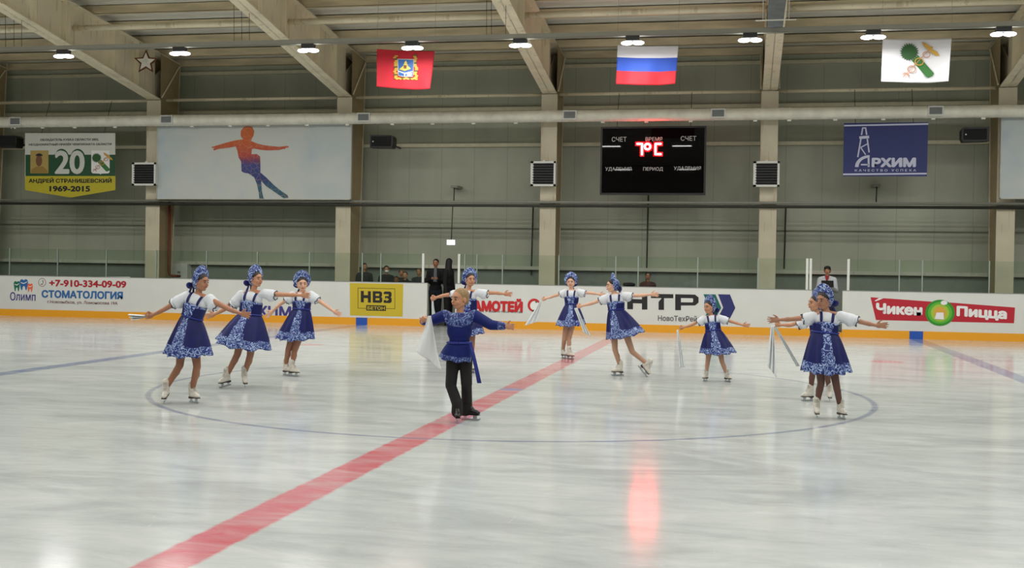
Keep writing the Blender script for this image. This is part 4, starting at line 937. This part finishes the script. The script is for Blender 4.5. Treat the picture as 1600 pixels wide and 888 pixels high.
    b = MB(); b.ell(q(0, -.014, .040), hR*.0755*hs, hF*.086*hs, hU*.070*hs, 22, 14); b.ell(q(0, -.095, -.035), hR*.042*hs, hF*.036*hs, hU*.042*hs, 14, 10); b.build('hair', HAIRD, e, True)
    b = MB(); z0 = (-.105, -.055)
    for sg in (-1, 1):
        b.ell(q(sg*.055, -.108, -.046), hR*.056*hs, hF*.018*hs, (hU+hR*sg*.3)*.040*hs, 12, 8)
        b.cap(q(sg*.012, -.11, -.06), q(sg*.045, -.125, -.16), .010*hs, .017*hs, 8)
    b.cap(q(-.01, -.112, -.052), q(.01, -.112, -.052), .016*hs, .016*hs, 8); b.organic('ribbon_bow', mat('dark_blue_ribbon', (20, 28, 100), .5), kk, .006, 1)
    return e

UPL = Vector((0, 0, 1))
girls = [
 dict(label='girl in blue dress at the far left, looking right, small white scarf in hand', s=1.03, hs=1.0, feet=[((259, 630), -12, 14, 0, 0), ((303, 630), 28, 0)], knee=[(281, 571), (308, 573)],
      neck=(310.5, 459), waist=(300, 497), sh=[(292, 462), (328.5, 466.5)], head=(314, 441.5), look=(48, -4, 3), hw=17, hem=[(260.5, 551), (329.5, 554)], panel=-12, ph=.5, skin=SKIN_TAN, tights=TIGHTS,
      arms=[dict(sl=(271, 474), el=(256, 484, -.03), wr=(240, 492, -.06), tip=(228, 495, -.08), grip=True), dict(sl=(339, 479), el=(359, 484, -.10), wr=(376, 490, -.16), tip=(393, 494, -.18), side=ZU)]),
 dict(label='girl with spread blue skirt and ribbon, second from the left, arms wide', s=1.06, hs=1.0, feet=[((352, 606), -40, 6, 0, 0), ((382, 606), 6, 16, 0, 0)], knee=[(371, 554), (391, 556)],
      neck=(395.5, 455), waist=(391, 492), sh=[(377, 460), (414, 458)], head=(400, 437), look=(42, 2, 2), hw=18.5, hem=[(340, 530), (420.5, 546)], panel=-6, ph=1.7, pleats=8, skin=SKIN_WARM, tights=TIGHTS,
      arms=[dict(sl=(364, 476), el=(350, 484, .04), wr=(336, 491, .04), tip=(322, 495, .03)), dict(sl=(430, 461), el=(452, 461, -.04), wr=(470, 461.5, -.08), tip=(485, 462.5, -.1))]),
 dict(label='girl facing forward in blue dress, third from the left, feet together', s=1.02, hs=1.0, feet=[((449, 587), 34, 0, 0), ((459, 588.5), 40, 0)], knee=[(450.5, 547), (460, 549)],
      neck=(472.4, 457), waist=(471, 484), sh=[(458, 460.5), (486, 460)], head=(472, 443.5), look=(8, -10, -2), hw=14, hem=[(434, 527.5), (489.7, 529)], panel=8, ph=.2, skin=SKIN_FAIR, tights=TIGHTS,
      arms=[dict(sl=(448, 469), el=(437, 476), wr=(426, 486, -.02), tip=(416, 496, -.03)), dict(sl=(496, 468.5), el=(508, 477), wr=(521, 486.5), tip=(535, 493.6))]),
 dict(label='girl in blue dress half hidden behind the boy, white scarf in hand', s=1.03, hs=.98, feet=[((725, 582), 20, 0, 0), ((737, 583), 30, 0)], knee=[(727, 545), (737, 546)],
      neck=(731, 453.5), waist=(731, 487), sh=[(715, 457.5), (748, 456.5)], head=(734.6, 437.5), look=(24, 0), hw=14.5, hem=[(704, 522), (756, 520)], ph=2, skin=SKIN_WARM, tights=TIGHTS,
      arms=[dict(sl=(706, 460.5), el=(693, 462), wr=(682, 465, -.05), tip=(673, 468, -.06), grip=True), dict(sl=(761, 459), el=(775, 458), wr=(787, 459.5), tip=(801, 460.5))]),
 dict(label='girl in blue dress on the far end of the red line, facing forward', s=.98, hs=.97, feet=[((881, 560), 24, 0, 0), ((891, 561.5), 38, 0)], knee=[(881.5, 531), (889, 530)],
      neck=(893, 453), waist=(893, 476), sh=[(883, 456), (904, 455.5)], head=(892, 441.3), look=(-8, -2), hw=10, hem=[(869.5, 508), (914, 506)], ph=.9, skin=SKIN_FAIR, tights=TIGHTS_L,
      arms=[dict(sl=(876, 460), el=(864, 463.5), wr=(854, 466.5), tip=(843, 470), grip=True), dict(sl=(913.5, 458.5), el=(926, 458.5), wr=(936, 460), tip=(947, 462))]),
 dict(label='girl in profile looking left beside the red line, leaning, trailing leg out', s=.99, hs=1.0, feet=[((965, 588), -62, 0, 0), ((1003, 590), 72, 50, 0, 0, 0)], knee=[(961, 547), (988, 550)], Y=2.45,
      neck=(961, 459), waist=(963, 485), sh=[(951, 463), (972, 461)], head=(957, 447), look=(-74, -2), hw=12.5, hem=[(949.4, 530), (1007.5, 517)], panel=-22, ph=2.6, skin=SKIN_FAIR, tights=TIGHTS_L,
      arms=[dict(sl=(938, 470), el=(926, 474), wr=(910, 478), tip=(897, 480.5), grip=True), dict(sl=(987, 463), el=(1000, 462), wr=(1016, 460.5), tip=(1035, 460.5))]),
 dict(label='smallest girl in blue dress, looking left, right of centre', s=.82, hs=.93, feet=[((1102, 596), -20, 0, 0), ((1137, 597), 30, 0, 0)], knee=[(1106, 564), (1128, 565)],
      neck=(1111.5, 492.5), waist=(1114.5, 517), sh=[(1100, 497), (1124, 496)], head=(1108.5, 480.5), look=(-46, -2), hw=12, hem=[(1094, 551), (1149, 550)], ph=1.2, skin=SKIN_WARM, tights=TIGHTS_L,
      arms=[dict(sl=(1091, 504), el=(1080, 508.5), wr=(1069, 511.5), tip=(1057, 515), grip=True), dict(sl=(1137, 501), el=(1148.5, 504.5), wr=(1160, 508), tip=(1174, 509.5))]),
 dict(label='girl mostly hidden behind the front right girl, only face, arm and skates showing', s=.93, hs=.98, feet=[((1262, 627), -52, 0, 0), ((1296, 628), 4, 8, 0, 0)], knee=[(1270, 580), (1291, 580)],
      neck=(1279, 490), waist=(1282, 522), sh=[(1265, 497), (1296, 495)], head=(1274.5, 474.5), look=(-62, 0), hw=15, hem=[(1257, 566), (1312, 566)], ph=1.4, skin=SKIN_WARM, tights=TIGHTS_D,
      arms=[dict(sl=(1247, 508), el=(1235, 508.5), wr=(1221, 508), tip=(1205, 507.5), grip=True), dict(sl=(1312, 502), el=(1325, 504, .1), wr=(1322, 500, .3), tip=(1318, 497, .38))]),
 dict(label='girl in blue dress at front right, arms stretched wide, looking left', s=.97, hs=.98, feet=[((1276, 654), 4, 4, 0, 0), ((1315, 655), 24, 0)], knee=[(1283, 598), (1306, 598)],
      neck=(1292.5, 487), waist=(1289, 521), sh=[(1270, 494), (1314, 493)], head=(1287.5, 470), look=(-38, -6, -4), hw=20.5, hem=[(1253, 578), (1329, 580)], panel=4, ph=.1, pleats=10, skin=SKIN_DARK, tights=TIGHTS_D,
      arms=[dict(sl=(1256, 498), el=(1237, 499), wr=(1218, 500), tip=(1197, 500.5)), dict(sl=(1338, 501), el=(1352, 505), wr=(1368, 508.5), tip=(1388, 509))]),
]
YB = []
for g in girls: YB.append(girl(g).location.y)
S_LBL = 'white scarf held by '
cloth_sheet('scarf', [(229, 493), (230, 496), (206, 501), (201, 491)], YB[0]-.08, 'crumpled small white scarf in the hand of the leftmost girl', group=None, amp=.03)
cloth_sheet('scarf', [(674, 467), (677, 468), (680, 492), (675, 492)], YB[3]-.07, 'thin white scarf held by the girl behind the boy', amp=.01)
cloth_sheet('scarf', [(844, 470), (846, 471), (840, 503), (820, 509)], YB[4]-.02, 'pale scarf held by the girl on the red line', amp=.02)
cloth_sheet('scarf', [(897, 482), (902, 481), (923, 526), (912, 520)], YB[5]-.03, 'narrow white scarf held by the girl in profile', amp=.02)
cloth_sheet('scarf', [(1057, 516), (1060, 515), (1070, 574), (1062, 575)], YB[6]-.02, 'thin trailing white scarf held by the smallest girl', amp=.015)
cloth_sheet('scarf', [(1204, 509), (1209, 509), (1213, 590), (1199, 572)], YB[7]-.03, 'long white scarf hanging from the half hidden girl at the right', amp=.03, dys=(0, 0, -.05, .05))
cloth_sheet('scarf', [(1207, 509), (1211, 508), (1250, 572), (1244, 573)], YB[7]+.06, 'second thinner white scarf tail flying towards the front right girl', amp=.015)

# ---- the boy
def boy():
    Gs = [gr(714.5, 661), gr(735, 657)]; Yb = sum(g.y for g in Gs)/2; base = Vector((sum(g.x for g in Gs)/2, Yb, 0)); s = .98; hs = 1.02
    e = empty('person', base, 'boy in blue tunic and black trousers at centre, looking left', 'person')
    p = lambda x, y, dy=0: at(x, y, Yb+dy)
    nb = p(718, 489); wa = p(718, 533); sL = p(695, 494, -.02); sR = p(742, 494, .02); hd = p(718.5, 468)
    up = (nb-wa).normalized(); R = (sR-sL); R = (R-up*R.dot(up)).normalized(); F = R.cross(up).normalized()
    hF = heading(base, -50); hF = (hF-ZU*.05).normalized(); hR = hF.cross(ZU).normalized(); hU = hR.cross(hF).normalized()
    b = MB(); head_shapes(b, hd, hF, hU, hs); b.cap(nb-up*.03, hd-hU*.05-hF*.012, .040*s, .040*s)
    pel = wa-up*.11*s; b.ell(nb-up*.13*s, R*.125*s, F*.08*s, up*.13*s); b.ell(wa, R*.10*s, F*.075*s, up*.12*s); b.ell(pel, R*.12*s, F*.09*s, up*.09*s)
    EL, WL = p(674, 501, -.04), p(660, 503, -.24); ER, WR = p(767, 508, -.05), p(790, 510, -.1)
    HL = p(669, 490, -.30)
    limb(b, [sL, EL, WL], [.04*s, .029*s, .021*s]); limb(b, [sR, ER, WR], [.04*s, .029*s, .021*s])
    hand_shapes(b, WL, HL-WL, -RX, RX*.6+ZU*-.2+F*.6, s*1.05, grip=True); hand_shapes(b, WR, p(803, 511, -.14)-WR, ZU, F, s*1.05, curl=32)
    KN = [p(704.5, 603, -.03), p(729, 601)]; ft = [(Gs[0], 4, 0, 0), (Gs[1], 66, 0, 0)]; ank = []
    for G, ph, pi_, li in ft: ank.append(skate(e, G, ph, pi_, s*1.0, BLACKBOOT, li))
    for i, h in enumerate((pel-R*.06-up*.02, pel+R*.06-up*.02)): limb(b, [h, KN[i], ank[i][0]], [.07*s, .045*s, .032*s])
    b.organic('body', SKIN_WARM, e, .0052, 4); face_parts(e, hd, hF, hU, hs, mat('pale_lips', (170, 96, 80), .5))
    # trousers flaring over the boots
    b = MB(); b.ell(pel, R*.13*s, F*.10*s, up*.09*s)
    for i, h in enumerate((pel-R*.06-up*.02, pel+R*.06-up*.02)):
        a_, t_ = ank[i]; limb(b, [h, KN[i], a_+ZU*.05], [.078*s, .056*s, .058*s]); b.cap(a_+ZU*.05, a_-ZU*.035, .058*s, .062*s)
        b.cap(KN[i]*.7+h*.3, KN[i], .064*s, .060*s)
    b.organic('trousers', TROUS, e, .007, 3)
    # tunic
    b = MB(); b.ell(nb-up*.10*s, R*.145*s, F*.105*s, up*.11*s, 22, 14); b.ell(nb-up*.19*s, R*.132*s, F*.10*s, up*.13*s, 22, 12); b.ell(wa+up*.01, R*.108*s, F*.088*s, up*.10*s, 20, 12)
    for S_, E_, W_ in ((sL, EL, WL), (sR, ER, WR)):
        ax = (W_-E_).normalized(); b.cap(nb-up*.05*s+(S_-nb)*.4, S_, .05*s, .066*s); limb(b, [S_, E_, W_-ax*.03], [.066*s, .054*s, .043*s])
    def tr(c):
        if min((c-(WL-base)).length, (c-(WR-base)).length) < .085: return 1
        v = c-(nb-base); return 1 if v.length < .17 and v.dot(up) > -.14 else 0
    tu = b.organic('tunic', [TUNIC, GZD], e, .007, 4)
    for pl_ in tu.data.polygons:
        pl_.material_index = tr(pl_.center)
    N = 64; rings = []; mi = []; vs = []; fs = []
    hl, hr = p(686, 556), p(738, 563); hc = (hl+hr)/2; A = (hr-hl)/2; Fh = Vector((F.x, F.y, 0)).normalized(); nS = 12; hw = 17.5/(FPX/(wa-CAM).dot(FW))
    w0 = wa-up*.02
    for j in range(nS+1):
        t = j/nS; c = w0*(1-t)+hc*t; pf = t**.62
        for k in range(N):
            th = 6.28318*k/N; q_ = c+((R*hw*(1-pf)+A*pf)*math.sin(th)+(F*hw*.8*(1-pf)+Fh*A.length*.8*pf)*math.cos(th))*(1+.045*t*math.sin(7*th+1))
            q_.z -= (.03*abs(math.cos(th))+.008*math.sin(7*th))*t*t; vs.append(q_)
    for j in range(nS):
        for k in range(N): fs.append((j*N+k, j*N+(k+1) % N, (j+1)*N+(k+1) % N, (j+1)*N+k)); mi.append(1 if (j+.5)/nS > .72 else 0)
    b = MB(); b.add(vs, fs); b.mi = mi; o = b.build('tunic_skirt', [TUNIC, GZD], tu, True); m = o.modifiers.new('t', 'SOLIDIFY'); m.thickness = .004; m.offset = -1
    b = MB(); b.tube([w0+up*.004+R*math.sin(k*.2618)*(hw+.008)+F*math.cos(k*.2618)*(hw*.8+.01) for k in range(25)], .014, 8); sa = b.build('sash', SASH, e, True)
    pts = [p(735, 536, -.10), p(739, 552, -.12), p(744, 575, -.13), p(749, 599, -.12)]; b = MB(); L = []
    for i, q_ in enumerate(pts): w_ = .016+.006*i/3; L += [q_-RX*w_, q_+RX*w_]
    b.add(L, [(2*i, 2*i+1, 2*i+3, 2*i+2) for i in range(3)]); o = b.build('sash_tail', SASH, sa, True); m = o.modifiers.new('t', 'SOLIDIFY'); m.thickness = .004
    q = lambda r, f, u: hd+hR*r*hs+hF*f*hs+hU*u*hs
    b = MB(); b.ell(q(0, -.020, .036), hR*.0765*hs, hF*.090*hs, hU*.080*hs, 22, 14); b.ell(q(0, -.045, -.005), hR*.070*hs, hF*.058*hs, hU*.06*hs, 20, 12); b.organic('hair', HAIRB, e, .007, 2)
    return e, p
be, bp_ = boy()
cloth_sheet('scarf', [(669, 494), (673, 494), (690, 579), (650, 549)], be.location.y-.32, 'large white scarf hanging from the hand of the boy', amp=.025, waves=1.5, dys=(0, 0, .05, -.03))

# ---- spectators and staff behind the boards
def bystander(label, head, Y, s, hs, look, jacket, trousers, hair, skinm, shpx=None, arms='down', extra=None, back=False):
    hd = at(head[0], head[1], Y); base = Vector((hd.x, Y, 0)); e = empty('person', base, label, 'person')
    hF = heading(base, look); hR = hF.cross(ZU).normalized(); hU = ZU; F = heading(base, look*.4); R = F.cross(ZU).normalized()
    nb = hd-ZU*.125*hs-F*.01; H = hd.z+.12*hs; wa = nb-ZU*.26*H; pel = nb-ZU*.33*H
    w_ = .098*H; sh = [nb-ZU*.060*H-R*w_, nb-ZU*.060*H+R*w_]
    b = MB(); head_shapes(b, hd, hF, hU, hs); b.cap(nb-ZU*.03, hd-ZU*.05, .045*s, .045*s); b.ell(nb-ZU*.12*H, R*.09*H, F*.055*H, ZU*.11*H); b.ell(pel, R*.09*H, F*.06*H, ZU*.08*H)
    j = MB(); j.ell(nb-ZU*.12*H, R*.105*H, F*.070*H, ZU*.10*H); j.ell(nb-ZU*.20*H, R*.10*H, F*.07*H, ZU*.11*H); j.ell(nb-ZU*.31*H, R*.10*H, F*.072*H, ZU*.08*H); [j.cap(nb-ZU*.03*H, q_, .036*H, .040*H) for q_ in sh]
    for i, sg in ((0, -1), (1, 1)):
        if arms == 'down': E_ = sh[i]-ZU*.17*H+R*sg*.03*H; W_ = E_-ZU*.14*H+F*.03*H
        else: E_ = sh[i]-ZU*.16*H+R*sg*.03*H+F*.02; W_ = nb-ZU*.17*H+R*sg*.05*H+F*.17*H
        limb(b, [sh[i], E_, W_], [.03*H, .022*H, .016*H]); hand_shapes(b, W_, (W_-E_), F if arms == 'down' else ZU, -R*sg, s, curl=30); limb(j, [sh[i], E_, W_], [.040*H, .034*H, .027*H])
    t = MB(); t.ell(pel-ZU*.02*H, R*.095*H, F*.07*H, ZU*.07*H)
    for sg in (-1, 1):
        h = pel+R*sg*.045*H-ZU*.02*H; k = Vector((h.x, h.y, .28*H))+R*sg*.005; a = Vector((h.x, h.y, .07))
        limb(b, [h, k, a], [.055*H, .036*H, .025*H]); limb(t, [h, k, a], [.062*H, .045*H, .038*H])
        sb_ = MB(); sb_.cap(a-ZU*.025-F*.02, a-ZU*.03+F*.12, .045, .035, 10); sb_.obox(a+F*.05-ZU*.058, F, R, ZU, .12, .04, .011); sb_.organic('shoe', BLACK, e, .012, 1)
    b.organic('body', skinm, e, .009, 2); face_parts(e, hd, hF, hU, hs)
    j.organic('jacket', jacket, e, .013, 2); t.organic('trousers', trousers, e, .014, 2)
    q = lambda r, f, u: hd+hR*r*hs+hF*f*hs+hU*u*hs
    b = MB(); b.ell(q(0, -.022, .038), hR*.080*hs, hF*.092*hs, hU*.082*hs); b.ell(q(0, -.045, 0), hR*.076*hs, hF*.062*hs, hU*.07*hs)
    if extra: extra(e, b, q, nb, R, F, H)
    b.organic('hair', hair, e, .01, 2)
    return e
JEANS = mat('dark_denim', (30, 36, 48), .85); BLH = mat('black_hair', (12, 11, 12), .7); BRH = mat('mid_brown_hair', (74, 54, 40), .7)
def mask(e, b, q, nb, R, F, H): m = MB(); m.ell(q(0, .052, -.045), (q(1, 0, 0)-q(0, 0, 0))*.056, (q(0, 1, 0)-q(0, 0, 0))*.052, ZU*.045); m.build('face_mask', WHITE, e, True)
def longhair(e, b, q, nb, R, F, H): b.cap(q(0, -.05, .02), q(0, -.075, -.30), .088, .105); b.ell(q(0, -.01, .03), R*.095, F*.09, ZU*.095)
def bob(e, b, q, nb, R, F, H):
    b.ell(q(0, -.03, .0), R*.092, F*.075, ZU*.09); b.ell(q(0, .0, .06), R*.088, F*.09, ZU*.062)
    m = MB(); m.add([nb-R*.06+F*.105-ZU*.0, nb+R*.06+F*.105-ZU*.0, nb+F*.15-ZU*.20], [(0, 1, 2)]); o = m.build('red_scarf', mat('red_neck_scarf', (150, 24, 34), .7), e); mm = o.modifiers.new('t', 'SOLIDIFY'); mm.thickness = .02
def shirt(e, b, q, nb, R, F, H):
    m = MB(); m.add([nb-R*.035+F*.11, nb+R*.035+F*.11, nb+R*.05+F*.150-ZU*.38, nb-R*.05+F*.150-ZU*.38], [(0, 1, 2, 3)]); o = m.build('grey_shirt', mat('grey_shirt_cloth', (96, 100, 110), .8), e); mm = o.modifiers.new('t', 'SOLIDIFY'); mm.thickness = .03
bystander('man in a dark jacket behind the glass, left end of the spectators', (569.5, 417.5), 16.3, 1, 1.0, 20, DARK2, JEANS, BLH, SKIN_TAN)
bystander('spectator in a white face mask and black jacket behind the yellow advert', (604, 421.5), 16.2, .95, .98, 8, DARKJ, JEANS, BLH, SKIN_TAN, extra=mask)
bystander('smallest child behind the glass, only the head above the boards', (619.5, 437.5), 15.45, .8, .88, -6, DARK2, JEANS, BRH, SKIN_TAN)
bystander('brown-haired child behind the glass, back left of the pair', (627, 427), 16.75, .85, .92, 15, DARK2, JEANS, BRH, SKIN_TAN)
bystander('fair child with tousled hair behind the glass, in front of the pair', (633, 430.5), 15.85, .85, .93, -15, DARKJ, JEANS, BRH, SKIN_WARM)
bystander('child in dark top standing just left of the thick white post', (654.8, 425.5), 16.25, .9, .95, -20, DARK2, JEANS, BRH, SKIN_TAN)
bystander('man in black jacket over grey shirt standing in the dark doorway', (681, 411.5), 16.1, 1, 1.05, -14, DARKJ, JEANS, BLH, SKIN_TAN, arms='hold', extra=shirt)
bystander('person with long black hair and black coat, back turned, in the doorway', (702, 411), 15.75, 1, 1.1, 165, DARKJ, TROUS, BLH, SKIN_TAN, extra=longhair)
bystander('spectator in a brown jacket behind the glass above the black letters', (1012.5, 432), 16.2, .95, .98, 0, mat('maroon_brown_jacket', (72, 36, 34), .85), JEANS, BLH, SKIN_TAN)
ck = bystander('clerk in white coat and red neck scarf standing in the right doorway', (1292.7, 423), 15.9, 1, 1.02, -6, WHITE, mat('dark_grey_trousers', (44, 44, 48), .8), BLH, SKIN_WARM, arms='hold', extra=bob)
a_, c_ = at(1284, 448, 15.58), at(1302, 439.5, 15.58)
MB().obox((a_+c_)/2, Vector((1, 0, 0)), Vector((0, .8, -.6)), Vector((0, .6, .8)), .15, .006, .10).build('folder', BLACK, None, origin=(a_+c_)/2)
tag(bpy.data.objects['folder'], 'open black folder held by the clerk in white', 'folder')
P = at(983, 445, 15.5)
b = MB(); b.cap(P-RX*.11, P+RX*.11, .055, .05); b.cap(P-RX*.05+ZU*.04, P+RX*.06+ZU*.04, .02, .02); o = b.organic('bag', BLACK, None, .01, 2, origin=P); tag(o, 'black bag lying behind the glass left of the spectator in brown', 'bag')
o = MB().box((P.x-.4, 15.3, .9), (P.x+.4, 15.75, P.z-.055)).box((P.x-.38, 15.35, 0), (P.x-.34, 15.7, .9)).box((P.x+.34, 15.35, 0), (P.x+.38, 15.7, .9)).build('bench_table', CAPR, None, origin=(P.x, 15.5, 0)); tag(o, 'small grey table behind the boards under the black bag', 'table')
